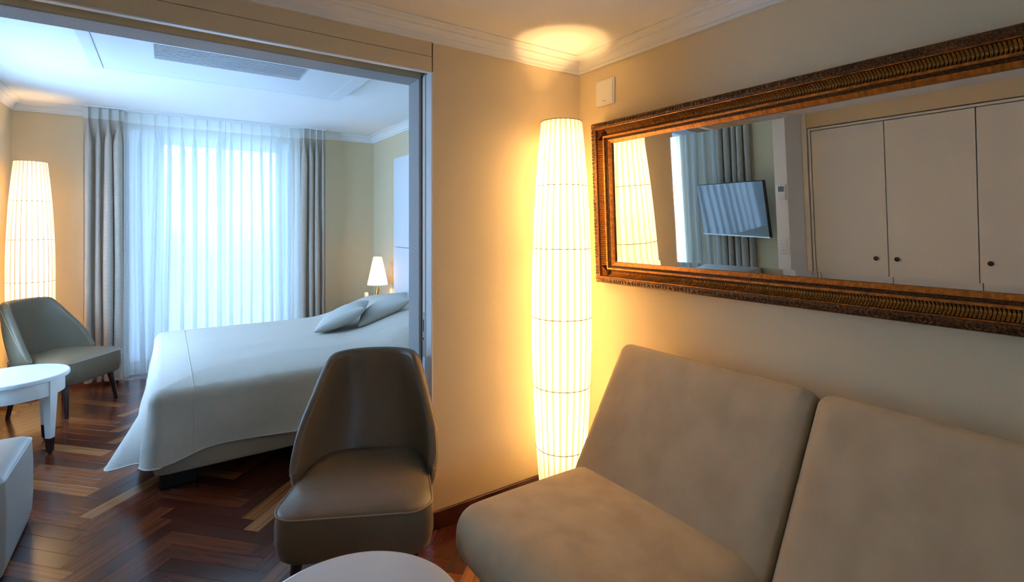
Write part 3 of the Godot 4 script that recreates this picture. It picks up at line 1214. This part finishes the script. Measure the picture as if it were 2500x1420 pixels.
func build_chairs() -> void:
	var g := "armless leather lounge chairs"
	var c := thing("lounge_chair", "taupe leather lounge chair standing in the sliding-door opening beside the bed", "chair", Vector3(0.668, 0, -2.045), deg_to_rad(-27.0), g)
	chair_mesh_parts(c)
	var d: Node3D = c.duplicate()
	d.name = numbered("lounge_chair")
	add_child(d)
	d.position = Vector3(-0.655, 0, -5.335)
	d.rotation.y = deg_to_rad(55.0)
	tag(d, "grey-looking leather lounge chair in front of the bedroom floor lamp and drape", "chair", g)
	# low upholstered block in front of the side window
	var o := thing("ottoman", "pale grey leather ottoman reaching the floor, beside the round bedroom table", "ottoman", Vector3(-0.79, 0, -3.13))
	var loops := []
	for q in [[0.225, 0.002], [0.240, 0.012], [0.252, 0.06], [0.256, 0.16], [0.256, 0.30], [0.252, 0.395], [0.248, 0.405], [0.236, 0.417], [0.20, 0.428], [0.12, 0.436], [0.03, 0.439]]:
		var k: float = q[0] / 0.256
		loops.append(rr(0.252 * k, 0.252 * k, -0.30 * k, 0.30 * k, 0.05 * k, q[1]))
	var body := part("body", loft(loops), M.ottoman_leather, o)
	part("piping", tube(rr(0.247, 0.247, -0.292, 0.292, 0.05, 0.403), 0.0035, 6, true), M.ottoman_leather, body)


# ---------------------------------------------------------------- tables

func build_tables() -> void:
	var t := thing("side_table", "round white lacquered table in front of the bedroom lounge chair", "table", Vector3(-0.80, 0, -4.44), deg_to_rad(12.0), "round white tables")
	var r := 0.275
	part("top", lathe([[0.0, 0.470], [r - 0.006, 0.470], [r - 0.001, 0.472], [r, 0.476], [r, 0.492], [r - 0.002, 0.497], [r - 0.006, 0.500], [r - 0.012, 0.5005], [0.0, 0.5005]], 96), M.table_lacquer, t)
	var ra := 0.248
	part("apron", lathe([[ra - 0.02, 0.470], [ra - 0.02, 0.375], [ra, 0.375], [ra, 0.470]], 96), M.white_lacquer, t)
	for k in 4:
		var a := PI / 4 + k * PI / 2
		var dir := Vector3(cos(a), 0, sin(a))
		var f := []
		for q in [[0.10, 0.0165], [0.38, 0.0265], [0.471, 0.028]]:
			var l := PackedVector3Array()
			for s in [[-1, -1], [1, -1], [1, 1], [-1, 1]]:
				l.append(Vector3(s[0] * q[1], q[0], s[1] * q[1]))
			f.append(l)
		var m := part("leg", square_loft(f), M.white_lacquer, t)
		m.transform = Transform3D(Basis(Vector3.UP, -a), dir * 0.228)
		var f2 := []
		for q in [[0.012, 0.0135], [0.10, 0.0165]]:
			var l := PackedVector3Array()
			for s in [[-1, -1], [1, -1], [1, 1], [-1, 1]]:
				l.append(Vector3(s[0] * q[1], q[0], s[1] * q[1]))
			f2.append(l)
		part("sabot", square_loft(f2), M.dark_wood, m)
		part("glide", lathe([[0.0, 0.0], [0.011, 0.0], [0.011, 0.0121], [0.0, 0.0121]], 16), M.black_plastic, m)
	var d: Node3D = t.duplicate()
	d.name = numbered("side_table")
	add_child(d)
	d.position = Vector3(0.366, 0, -1.212)
	d.rotation.y = deg_to_rad(20.0)
	tag(d, "round white lacquered table between the sofa and the taupe chair", "table", "round white tables")


func square_loft(loops: Array) -> ArrayMesh:
	var f := Flat.new()
	for j in loops.size() - 1:
		for i in 4:
			var k := (i + 1) % 4
			f.face(PackedVector3Array([loops[j][k], loops[j][i], loops[j + 1][i], loops[j + 1][k]]))
	f.face(loops[0])
	var top: PackedVector3Array = loops[-1].duplicate()
	top.reverse()
	f.face(top)
	return f.mesh()


# ---------------------------------------------------------------- lamps

func shade_radius(y: float) -> float:
	var t := (y - 1.0) / 0.98
	return 0.1075 + 0.0485 * (1.0 - t * t)


func build_lamps() -> void:
	floor_lamp("tall pleated white floor lamp glowing in the corner by the gilt mirror", Vector3(1.70, 0, -2.018), 0.42)
	floor_lamp("tall pleated white floor lamp glowing behind the bedroom lounge chair", Vector3(-0.938, 0, -5.80), 0.26)
	# bedside lamp
	var t := thing("bedside_lamp", "small brass bedside lamp with a glowing cone shade", "lamp", Vector3(1.955, 0.57, -5.50))
	part("base", lathe([[0.0, 0.0], [0.06, 0.0], [0.06, 0.008], [0.02, 0.014], [0.016, 0.04], [0.022, 0.075], [0.027, 0.12], [0.020, 0.165], [0.011, 0.19], [0.011, 0.27], [0.0, 0.27]], 24), M.brass, t)
	var n := 40
	part("shade", lathe([[0.112, 0.222], [0.046, 0.530]], n), M.shade_fabric, t)
	part("shade_rim", tube(ring(0.112, 0.222, n), 0.0025, 6, true), M.shade_fabric, t)
	part("shade_rim", tube(ring(0.046, 0.530, n), 0.0025, 6, true), M.shade_fabric, t)
	bulb(t, Vector3(0, 0.33, 0), 0.030, 0.14)


func ring(r: float, y: float, n: int) -> PackedVector3Array:
	var out := PackedVector3Array()
	for i in n:
		out.append(Vector3(r * cos(TAU * i / n), y, r * sin(TAU * i / n)))
	return out


func bulb(root: Node3D, at: Vector3, r: float, energy: float) -> void:
	var b := part("bulb", lathe([[0.0, -r * 1.5], [r * 0.45, -r * 1.45], [r * 0.5, -r * 0.9], [r * 0.85, -r * 0.5], [r, 0.0], [r * 0.85, r * 0.5], [r * 0.5, r * 0.87], [0.0, r]], 16), M.bulb_glow, root, at)
	var l := OmniLight3D.new()
	l.name = "bulb_light"
	l.light_color = LAMP_COLOR
	l.light_energy = energy
	l.light_size = r * 0.9
	l.omni_range = 9.0
	l.omni_attenuation = 2.0
	l.shadow_enabled = true
	b.add_child(l)


func floor_lamp(label: String, at: Vector3, energy: float) -> void:
	var t := thing("floor_lamp", label, "lamp", at, 0.3, "pleated floor lamps")
	var pleats := 26
	# knife pleats: each fold lies over the start of the next
	var fold := [[0.0, 0.0], [0.22, 0.0014], [0.45, 0.0018], [0.70, 0.0016], [0.92, 0.0006], [1.0, -0.0004], [0.98, -0.0022], [0.85, -0.0032], [0.68, -0.0034], [0.645, -0.0046], [0.68, -0.0058], [0.85, -0.0046], [0.97, -0.0012]]
	var rows := []
	for j in 49:
		var y := lerpf(0.035, 1.99, j / 48.0)
		var row := PackedVector3Array()
		for k in pleats:
			for q in fold:
				var a: float = TAU * (k + q[0]) / pleats
				var r: float = shade_radius(y) - 0.002 + q[1]
				row.append(Vector3(r * cos(a), y, r * sin(a)))
		row.append(row[0])
		rows.append(row)
	part("shade", grid(rows), M.shade_fabric, t)
	for y in [1.988, 1.655, 1.334, 0.982, 0.629, 0.308, 0.038]:
		part("hoop", tube(ring(shade_radius(y) + 0.0005, y, 64), 0.0018, 6, true), M.shade_ring, t)
	part("base", lathe([[0.0, 0.0], [0.10, 0.0], [0.10, 0.018], [0.095, 0.022], [0.0, 0.022]], 40), M.steel, t)
	part("pole", lathe([[0.0, 0.02], [0.009, 0.02], [0.009, 1.62], [0.0, 1.62]], 12), M.steel, t)
	for y in [1.68, 1.27, 0.86, 0.46]:
		bulb(t, Vector3(0, y, 0), 0.030, energy)


# ---------------------------------------------------------------- mirror

func frame_loops(prof: Array, a: float, b: float) -> ArrayMesh:
	# prof: (inset from the outer edge, height); mitred at the corners
	var f := Flat.new()
	for k in prof.size() - 1:
		var p: Vector2 = prof[k]
		var q: Vector2 = prof[k + 1]
		var c0 := [Vector3(-a + p.x, -b + p.x, p.y), Vector3(a - p.x, -b + p.x, p.y), Vector3(a - p.x, b - p.x, p.y), Vector3(-a + p.x, b - p.x, p.y)]
		var c1 := [Vector3(-a + q.x, -b + q.x, q.y), Vector3(a - q.x, -b + q.x, q.y), Vector3(a - q.x, b - q.x, q.y), Vector3(-a + q.x, b - q.x, q.y)]
		for i in 4:
			var j := (i + 1) % 4
			f.face(PackedVector3Array([c0[i], c0[j], c1[j], c1[i]]))
	return f.mesh()


func build_mirror() -> void:
	var A := 0.995
	var B := 0.425
	var t := thing("wall_mirror", "wide mirror in a carved dark gilt frame above the sofa", "mirror")
	t.basis = Basis(Vector3.UP, -PI / 2) * Basis(Vector3.RIGHT, deg_to_rad(2.6))
	t.position = Vector3(1.948, 1.572, -1.0)
	var W := 0.112
	# outer moulding
	part("outer_moulding", frame_loops([Vector2(0.004, -0.016), Vector2(0.0, 0.0), Vector2(0.0, 0.036), Vector2(0.003, 0.042), Vector2(0.011, 0.047), Vector2(0.023, 0.049), Vector2(0.033, 0.046)], A, B), M.gilt_dark, t)
	part("outer_bead", frame_loops([Vector2(0.033, 0.044), Vector2(0.0338, 0.0485), Vector2(0.0355, 0.0500), Vector2(0.0372, 0.0485), Vector2(0.038, 0.044)], A, B), M.gilt, t)
	# fluted hollow
	for k in 4:
		part("fluted_cove", cove(A, B, k), M.gilt_ribs, t)
	part("cove_lining", frame_loops([Vector2(0.038, 0.046), Vector2(0.040, 0.022), Vector2(0.048, 0.006), Vector2(0.060, -0.001), Vector2(0.071, 0.008), Vector2(0.073, 0.026)], A, B), M.gilt_dark, t)
	part("inner_band", frame_loops([Vector2(0.0725, 0.024), Vector2(0.0735, 0.031), Vector2(0.075, 0.033), Vector2(0.081, 0.033), Vector2(0.083, 0.031), Vector2(0.083, 0.022)], A, B), M.gilt, t)
	part("dark_step", frame_loops([Vector2(0.083, 0.022), Vector2(0.086, 0.019), Vector2(0.091, 0.018), Vector2(0.0935, 0.014)], A, B), M.gilt_dark, t)
	part("pearl_row", pearls(A, B, 0.0885, 0.0195), M.gilt_dark, t)
	part("slip", frame_loops([Vector2(0.0935, 0.013), Vector2(0.0945, 0.0165), Vector2(0.0965, 0.0165), Vector2(0.110, 0.008), Vector2(0.112, 0.005), Vector2(0.112, 0.0)], A, B), M.gilt, t)
	part("garland", garland(A, B), M.gilt_dark, t)
	for sx in [-1.0, 1.0]:
		for sy in [-1.0, 1.0]:
			part("corner_leaf", corner_leaf(Vector2(sx, sy), A, B), M.gilt, t)
	part("backing", box(Vector3(-A + 0.02, -B + 0.02, -0.014), Vector3(A - 0.02, B - 0.02, -0.004)), M.dark_wood, t)
	# silvered glass with a bevelled rim
	var a := A - W + 0.004
	var b := B - W + 0.004
	var bev := 0.028
	part("glass", box(Vector3(-a + bev, -b + bev, -0.003), Vector3(a - bev, b - bev, 0.0)), M.mirror_glass, t)
	var f := Flat.new()
	var o := [Vector3(-a, -b, -0.0016), Vector3(a, -b, -0.0016), Vector3(a, b, -0.0016), Vector3(-a, b, -0.0016)]
	var q := [Vector3(-a + bev, -b + bev, 0), Vector3(a - bev, -b + bev, 0), Vector3(a - bev, b - bev, 0), Vector3(-a + bev, b - bev, 0)]
	for i in 4:
		var j := (i + 1) % 4
		f.face(PackedVector3Array([o[i], o[j], q[j], q[i]]))
	part("glass_bevel", f.mesh(), M.mirror_glass, t)


func sides(A: float, B: float) -> Array:
	# [start corner, direction along, inward direction, length]
	return [[Vector3(-A, -B, 0), Vector3.RIGHT, Vector3.UP, 2 * A], [Vector3(A, -B, 0), Vector3.UP, Vector3.LEFT, 2 * B], [Vector3(A, B, 0), Vector3.LEFT, Vector3.DOWN, 2 * A], [Vector3(-A, B, 0), Vector3.DOWN, Vector3.RIGHT, 2 * B]]


func cove(A: float, B: float, which: int) -> ArrayMesh:
	var v := PackedVector3Array()
	var uv := PackedVector2Array()
	var idx := PackedInt32Array()
	var pitch := 0.0100
	var across := 9
	for s in [sides(A, B)[which]]:
		var first := 0.085
		var count := int((s[3] - 2.0 * first) / pitch)
		var start: float = (s[3] - count * pitch) / 2.0
		for k in count:
			var rows := []
			var uvs := []
			for j in 6:
				var row := PackedVector3Array()
				var ur := PackedVector2Array()
				var u := -1.0 + 2.0 * j / 5.0
				for i in across + 1:
					var w := float(i) / across
					# hollow from the outer bead down and up to the inner band
					var ang := lerpf(0.12 * PI, 0.93 * PI, w)
					var inset := lerpf(0.0390, 0.0725, w)
					var depth := 0.042 - 0.029 * sin(ang) - 0.016 * w
					var taper := sin(clampf(w * 1.1 + 0.04, 0, 1) * PI) * 0.35 + 0.65
					var h := 0.0042 * sqrt(maxf(0.0, 1.0 - u * u)) * taper
					var p: Vector3 = s[0] + s[1] * (start + (k + 0.5) * pitch + u * pitch * 0.46 * taper) + s[2] * inset
					p.z = depth + h + 0.003
					row.append(p)
					ur.append(Vector2(u, w))
				rows.append(row)
				uvs.append(ur)
			add_grid(rows, uvs, v, uv, idx, true)
	return smooth(v, uv, idx)


func pearls(A: float, B: float, inset: float, z: float) -> ArrayMesh:
	var v := PackedVector3Array()
	var uv := PackedVector2Array()
	var idx := PackedInt32Array()
	var r := 0.0024
	for s in sides(A, B):
		var count := int((s[3] - 2.0 * inset) / 0.0062)
		for k in count:
			var c: Vector3 = s[0] + s[1] * (inset + (k + 0.5) * (s[3] - 2.0 * inset) / count) + s[2] * inset + Vector3(0, 0, z)
			var rows := []
			var uvs := []
			for j in 4:
				var row := PackedVector3Array()
				var ur := PackedVector2Array()
				var e := j / 3.0 * PI / 2
				for i in 7:
					var a := TAU * i / 6
					row.append(c + Vector3(cos(a) * cos(e), sin(a) * cos(e), sin(e)) * r)
					ur.append(Vector2())
				rows.append(row)
				uvs.append(ur)
			add_grid(rows, uvs, v, uv, idx, true)
	return smooth(v, uv, idx)


# a leaf or twig: a raised almond from a to b on the frame
func almond(a: Vector3, b: Vector3, w: float, h: float, v: PackedVector3Array, uv: PackedVector2Array, idx: PackedInt32Array) -> void:
	var d := b - a
	var s := Vector3(-d.y, d.x, 0).normalized()
	var rows := []
	var uvs := []
	for j in 6:
		var t := j / 5.0
		var row := PackedVector3Array()
		var ur := PackedVector2Array()
		var ww := w * pow(sin(PI * clampf(t * 0.92 + 0.04, 0, 1)), 0.8)
		for i in 5:
			var q := -1.0 + i / 2.0
			row.append(a + d * t + s * (ww * q) + Vector3(0, 0, h * sqrt(maxf(0, 1 - q * q)) * sin(PI * clampf(t * 0.9 + 0.05, 0, 1))))
			ur.append(Vector2())
		rows.append(row)
		uvs.append(ur)
	add_grid(rows, uvs, v, uv, idx, true)


func garland(A: float, B: float) -> ArrayMesh:
	var v := PackedVector3Array()
	var uv := PackedVector2Array()
	var idx := PackedInt32Array()
	for s in sides(A, B):
		var count := int((s[3] - 0.10) / 0.125)
		var step: float = (s[3] - 0.10) / count
		for k in count:
			var c: Vector3 = s[0] + s[1] * (0.05 + (k + 0.5) * step) + s[2] * 0.0175 + Vector3(0, 0, 0.0470)
			var X: Vector3 = s[1]
			var Y: Vector3 = s[2]
			# crossed ribbon, then pairs of leaves and berries to either side
			almond(c - X * 0.007 - Y * 0.012, c + X * 0.007 + Y * 0.012, 0.0016, 0.0035, v, uv, idx)
			almond(c - X * 0.011 - Y * 0.012, c + X * 0.003 + Y * 0.012, 0.0016, 0.0035, v, uv, idx)
			almond(c + X * 0.007 - Y * 0.012, c - X * 0.007 + Y * 0.012, 0.0016, 0.0035, v, uv, idx)
			almond(c + X * 0.011 - Y * 0.012, c - X * 0.003 + Y * 0.012, 0.0016, 0.0035, v, uv, idx)
			for g in [-1.0, 1.0]:
				for q in [0.016, 0.034, 0.050]:
					var p: Vector3 = c + X * (g * q)
					almond(p, p + X * (g * 0.017) + Y * 0.0115, 0.0036, 0.0042, v, uv, idx)
					almond(p, p + X * (g * 0.017) - Y * 0.0115, 0.0036, 0.0042, v, uv, idx)
					almond(p + X * (g * 0.002), p + X * (g * 0.013), 0.0026, 0.0052, v, uv, idx)
	return smooth(v, uv, idx, false)


func corner_leaf(s: Vector2, A: float, B: float) -> ArrayMesh:
	var v := PackedVector3Array()
	var uv := PackedVector2Array()
	var idx := PackedInt32Array()
	var c := Vector3(s.x * A, s.y * B, 0)
	var inward := Vector3(-s.x, -s.y, 0)
	for k in 9:
		var o := (k - 4) * 0.0052
		var side := Vector3(-s.x, s.y, 0) * 0.7071 * o * (1.0)
		var len := 0.0 if absf(o) < 0.001 else absf(o) * 0.35
		# ribs that follow the hollow: low in the middle, high at both ends
		var path := PackedVector3Array()
		for j in 9:
			var t := j / 8.0
			var inset := lerpf(0.012 + len, 0.070 - len * 0.4, t)
			var z := lerpf(0.0500, 0.034, t) - 0.016 * sin(PI * t) + 0.003
			path.append(c + inward * inset + side * (0.55 + 0.9 * t) + Vector3(0, 0, z))
		var m := tube(path, 0.0024, 6)
		var arr := m.surface_get_arrays(0)
		var at := v.size()
		v.append_array(arr[Mesh.ARRAY_VERTEX])
		for q in arr[Mesh.ARRAY_VERTEX].size():
			uv.append(Vector2())
		for q in arr[Mesh.ARRAY_INDEX]:
			idx.append(at + q)
	return smooth(v, uv, idx)


# ---------------------------------------------------------------- curtains

# pleated cloth hung from a straight track: origin at the track end, along the track, out into the room
func pleated(origin: Vector3, along: Vector3, out: Vector3, width: float, _drop: float, pleats: int, amp: float, seed_: int, from_y: float, to_y: float, full := 0.17) -> ArrayMesh:
	var r := RandomNumberGenerator.new()
	r.seed = seed_
	var head := []
	var sway := []
	var drift := []
	for k in pleats:
		head.append(r.randf_range(0.7, 1.35))
		sway.append(r.randf_range(-1.0, 1.0))
		drift.append(r.randf_range(0.0, TAU))
	# one pleat: flat cloth, a loop that swells past its neck, flat cloth again: [x in half loop widths, depth, is loop]
	var loop := []
	for i in 15:
		var t := i / 14.0
		var a := lerpf(-0.5 * PI - 0.55, 1.5 * PI + 0.55, t)
		loop.append(Vector2(-cos(a) * -1.0, (sin(a) + 0.85) / 1.85))
	loop.reverse()
	var rows := []
	var uvs := []
	var ny := maxi(3, int((to_y - from_y) / 0.035))
	for j in ny + 1:
		var d := lerpf(from_y, to_y, float(j) / ny)
		var opening := smoothstep(0.09, 0.36, d)
		var neck := exp(-pow((d - 0.095) / 0.03, 2.0))
		var row := PackedVector3Array()
		var ur := PackedVector2Array()
		for k in pleats:
			var w: float = lerpf(0.055, full * head[k], opening) * (1.0 - 0.45 * neck)
			w *= 1.0 + 0.12 * sin(d * 2.3 + drift[k]) * opening
			var mid: float = 0.5 + (0.13 * sway[k] * sin(d * 1.3 + drift[k]) + 0.05 * sway[k] * d) * opening
			var dep: float = amp * lerpf(0.55, head[k], opening)
			var base := 0.10 * amp * sin(d * 3.1 + k * 1.7) * opening
			for i in 5:
				var t := i / 5.0
				var x := lerpf(0.0, mid - w * 0.35, t)
				row.append(spot(origin, along, out, (k + x) / pleats * width, base + 0.22 * amp * opening * sin(PI * t) * -0.6, d))
				ur.append(Vector2((k + t * 0.3) / pleats * width * 2.0, d))
			for i in loop.size():
				row.append(spot(origin, along, out, (k + mid + loop[i].x * w) / pleats * width, base + loop[i].y * dep, d))
				ur.append(Vector2((k + 0.3 + 0.4 * i / 14.0) / pleats * width * 2.0, d))
			for i in range(1, 6):
				var t := i / 5.0
				var x := lerpf(mid + w * 0.35, 1.0, t)
				row.append(spot(origin, along, out, (k + x) / pleats * width, base * (1.0 - t) + 0.22 * amp * opening * sin(PI * t) * -0.6, d))
				ur.append(Vector2((k + 0.7 + t * 0.3) / pleats * width * 2.0, d))
		rows.append(row)
		uvs.append(ur)
	return grid(rows, uvs, out.cross(along).y > 0.0, false)


func spot(origin: Vector3, along: Vector3, out: Vector3, x: float, depth: float, d: float) -> Vector3:
	return origin + along * x + out * depth + Vector3(0, -d, 0)


func curtain(called: String, label: String, category: String, group: String, origin: Vector3, along: Vector3, out: Vector3, width: float, drop: float, pleats: int, amp: float, seed_: int, cloth: Material, heading: Material, full := 0.17) -> void:
	var t := thing(called, label, category, origin, 0.0, group)
	part("heading_tape", pleated(Vector3.ZERO, along, out, width, drop, pleats, amp, seed_, 0.0, 0.10, full), heading, t)
	part("cloth", pleated(Vector3.ZERO, along, out, width, drop, pleats, amp, seed_, 0.10, drop, full), cloth, t)


func build_curtains() -> void:
	var X := Vector3.RIGHT
	var Z := Vector3(0, 0, 1)
	var top := 2.528
	var tr := thing("curtain_track", "slim curtain track on the ceiling over the garden window", "curtain track", Vector3(0.45, 2.531, -5.99))
	part("rail", box(Vector3(-1.06, 0, -0.012), Vector3(1.06, 0.014, 0.012), 0.002), M.white_lacquer, tr)
	part("rail", box(Vector3(-1.06, 0, 0.038), Vector3(1.06, 0.014, 0.062), 0.002), M.white_lacquer, tr)
	curtain("linen_drape", "grey linen drape gathered beside the bedroom floor lamp", "curtain", "linen drapes of the garden window", Vector3(-0.615, top, -5.96), X, Z, 0.29, 2.495, 4, 0.075, 3, M.drape_linen, M.drape_heading, 0.36)
	curtain("linen_drape", "grey linen drape gathered beside the bedside lamp", "curtain", "linen drapes of the garden window", Vector3(1.235, top, -5.96), X, Z, 0.27, 2.495, 4, 0.065, 9, M.drape_linen, M.drape_heading, 0.36)
	curtain("sheer_curtain", "white sheer curtain panel nearer the bedroom floor lamp", "curtain", "sheer curtains of the garden window", Vector3(-0.36, top, -6.02), X, Z, 0.87, 2.505, 8, 0.045, 21, M.sheer_voile, M.sheer_heading)
	curtain("sheer_curtain", "white sheer curtain panel nearer the bedside lamp", "curtain", "sheer curtains of the garden window", Vector3(0.515, top, -6.025), X, Z, 0.765, 2.505, 8, 0.045, 33, M.sheer_voile, M.sheer_heading)
	# second window
	tr = thing("curtain_track", "slim curtain track over the window beside the television", "curtain track", Vector3(-1.085, 2.531, -4.1))
	part("rail", box(Vector3(-0.012, 0, -1.25), Vector3(0.012, 0.014, 1.25), 0.002), M.white_lacquer, tr)
	curtain("sheer_curtain", "white sheer curtain of the window beside the television", "curtain", "", Vector3(-1.105, top, -5.19), Z, X, 1.95, 2.505, 17, 0.032, 41, M.sheer_voile, M.sheer_heading)
	curtain("linen_drape", "grey linen drape hanging behind the television", "curtain", "", Vector3(-1.10, top, -3.24), Z, X, 0.38, 2.495, 5, 0.045, 51, M.drape_linen, M.drape_heading, 0.36)


# ---------------------------------------------------------------- ceiling unit

func build_air_unit() -> void:
	var t := thing("air_conditioner", "white air conditioner cassette with a black-slotted grille on the bedroom ceiling", "air conditioner", Vector3(0.40, 2.484, -3.76))
	# main panel left open for the grille
	var x0 := -0.80
	var x1 := 0.79
	var z0 := -0.51
	var z1 := 0.46
	var gx0 := -0.457
	var gx1 := 0.385
	var gz0 := -0.058
	var gz1 := 0.262
	part("panel", boxes([[Vector3(-0.733, 0, z0 + 0.05), Vector3(gx0, 0.02, z1)], [Vector3(gx1, 0, z0 + 0.05), Vector3(0.676, 0.02, z1)], [Vector3(gx0, 0, z0 + 0.05), Vector3(gx1, 0.02, gz0)], [Vector3(gx0, 0, gz1), Vector3(gx1, 0.02, z1)]]), M.panel_white, t)
	part("end_panel", boxes([[Vector3(x0, 0, z0), Vector3(-0.738, 0.02, z1)]], 0.002), M.panel_white, t)
	part("end_panel", boxes([[Vector3(0.681, 0, z0), Vector3(x1, 0.02, z1)]], 0.002), M.panel_white, t)
	part("edge_panel", boxes([[Vector3(-0.735, 0, z0), Vector3(0.678, 0.02, z0 + 0.047)]], 0.002), M.panel_white, t)
	part("housing", boxes([[Vector3(x0 + 0.004, 0.02, z0 + 0.004), Vector3(x1 - 0.004, 0.06, z1 - 0.004)]]), M.black_gap, t)
	for k in 12:
		var z := lerpf(gz0, gz1, (k + 0.5) / 12.0)
		part("louver", box(Vector3(gx0, 0.001, z - 0.0062), Vector3(gx1, 0.0035, z + 0.0062), 0.0005), M.panel_white, t)


# ---------------------------------------------------------------- wardrobe

func build_wardrobe() -> void:
	var t := thing("wardrobe", "cream built-in wardrobe with dark knobs, opposite the gilt mirror", "wardrobe", Vector3(-0.745, 0, 0))
	var p: Material = M.wardrobe_paint
	part("carcass", box(Vector3(-0.62, 0.0, -2.195), Vector3(-0.06, 2.40, 2.195)), p, t)
	# face frame
	part("frame_board", box(Vector3(-0.06, 0.0, -2.198), Vector3(0.012, 2.40, -2.158), 0.002), p, t)
	part("frame_board", box(Vector3(-0.06, 2.052, -2.156), Vector3(0.006, 2.205, 2.19), 0.002), M.wallpaper, t)
	part("frame_board", box(Vector3(-0.06, 0.0, -2.156), Vector3(0.004, 0.05, 2.19), 0.002), p, t)
	part("door_frame", boxes([[Vector3(-0.03, 0.052, -2.149), Vector3(0.003, 2.044, -2.131)], [Vector3(-0.03, 2.026, -2.131), Vector3(0.003, 2.044, 2.18)]], 0.001), p, t)
	var edges := [-2.128, -1.590, -1.052, -0.514, 0.024, 0.562, 1.100, 1.638, 2.176]
	var knob := lathe([[0.0, 0.0], [0.007, 0.0], [0.006, 0.012], [0.010, 0.016], [0.0165, 0.021], [0.0175, 0.027], [0.014, 0.031], [0.0, 0.032]], 24)
	for k in 8:
		var d := part("door", box(Vector3(-0.022, 0.056, edges[k] + 0.003), Vector3(0.0, 2.020, edges[k + 1] - 0.003), 0.0015), p, t)
		var near_end: bool = k in [0, 3, 5, 7]
		var z: float = edges[k + 1] - 0.075 if near_end else edges[k] + 0.065
		var kn := part("knob", knob, M.dark_wood, d, Vector3(0.0, 0.945, z))
		kn.rotation.z = -PI / 2
		part("upper_door", box(Vector3(-0.022, 2.209, edges[k] + 0.002), Vector3(0.0, 2.32, edges[k + 1] - 0.002), 0.0015), p, t)


# ---------------------------------------------------------------- television

func build_television() -> void:
	var t := thing("television", "flat black television on a swivel wall arm in the bedroom", "television", Vector3(-0.855, 1.36, -2.98))
	t.basis = Basis(Vector3.UP, deg_to_rad(107.0)) * Basis(Vector3.RIGHT, deg_to_rad(6.0))
	part("cabinet", box(Vector3(-0.47, -0.275, -0.035), Vector3(0.47, 0.275, -0.004), 0.006), M.black_plastic, t)
	part("screen", box(Vector3(-0.462, -0.262, -0.004), Vector3(0.462, 0.268, 0.0)), M.screen, t)
	part("bottom_bezel", box(Vector3(-0.47, -0.277, -0.006), Vector3(0.47, -0.264, 0.003), 0.001), M.steel, t)
	var a := part("wall_arm", box(Vector3(-0.03, -0.03, -0.20), Vector3(0.03, 0.03, -0.034), 0.004), M.black_plastic, t)
	part("wall_plate", box(Vector3(-0.1, -0.1, -0.055), Vector3(0.1, 0.1, -0.034), 0.003), M.black_plastic, a)


# ---------------------------------------------------------------- switches

func plate(called: String, label: String, category: String, at: Vector3, turn: float, w: float, h: float) -> Node3D:
	var t := thing(called, label, category, at, turn)
	part("plate", box(Vector3(-w / 2, -h / 2, 0), Vector3(w / 2, h / 2, 0.009), 0.002), M.white_plastic, t)
	return t


func build_switches() -> void:
	var t := plate("wall_switch", "square cream rocker switch high on the wall beside the mirror", "switch", Vector3(1.984, 2.178, -1.979), -PI / 2, 0.138, 0.138)
	part("rocker", box(Vector3(-0.060, -0.060, 0.009), Vector3(0.060, 0.060, 0.0125), 0.0015), M.white_plastic, t)
	part("indicator_slot", box(Vector3(-0.014, -0.0475, 0.0124), Vector3(0.012, -0.0455, 0.0129)), M.slot_brown, t)
	t = plate("bedside_switch", "upright double light switch on the wall above the bedside table", "switch", Vector3(2.135, 0.955, -5.545), -PI / 2, 0.075, 0.150)
	part("rocker", box(Vector3(-0.028, 0.005, 0.009), Vector3(0.028, 0.062, 0.013), 0.0015), M.white_plastic, t)
	part("rocker", box(Vector3(-0.028, -0.062, 0.009), Vector3(0.028, -0.005, 0.013), 0.0015), M.white_plastic, t)
	t = plate("bedside_socket", "white power socket on the wall behind the bedside lamp base", "socket", Vector3(2.135, 0.735, -5.545), -PI / 2, 0.075, 0.13)
	part("insert", box(Vector3(-0.028, -0.05, 0.009), Vector3(0.028, 0.05, 0.011), 0.001), M.white_plastic, t)
	# on the end face of the pier beside the television
	t = plate("thermostat", "white room thermostat with a grey display on the doorway pier", "thermostat", Vector3(-0.46, 1.515, -2.245), PI / 2, 0.074, 0.135)
	part("housing", box(Vector3(-0.034, -0.062, 0.009), Vector3(0.034, 0.062, 0.020), 0.003), M.white_plastic, t)
	part("display", box(Vector3(-0.024, 0.008, 0.0195), Vector3(0.024, 0.052, 0.0208), 0.0005), M.lcd, t)
	part("button", box(Vector3(-0.024, -0.035, 0.0195), Vector3(0.024, -0.012, 0.0212), 0.0008), M.white_plastic, t)
	t = plate("pier_switch", "white light switch with a power socket below it on the doorway pier", "switch", Vector3(-0.46, 1.06, -2.245), PI / 2, 0.076, 0.150)
	part("rocker", box(Vector3(-0.026, 0.012, 0.009), Vector3(0.026, 0.056, 0.013), 0.0015), M.white_plastic, t)
	part("rocker", box(Vector3(-0.026, -0.018, 0.009), Vector3(0.026, 0.006, 0.013), 0.0015), M.white_plastic, t)
	var s := part("socket_face", box(Vector3(-0.026, -0.066, 0.009), Vector3(0.026, -0.026, 0.0115), 0.001), M.white_plastic, t)
	for q in [Vector2(-0.0095, -0.040), Vector2(0.0095, -0.040), Vector2(0.0, -0.046)]:
		var h := part("pin_hole", lathe([[0.0, 0.0], [0.0028, 0.0], [0.0028, 0.0006], [0.0, 0.0006]], 12), M.black_gap, s, Vector3(q.x, q.y, 0.0114))
		h.rotation.x = PI / 2
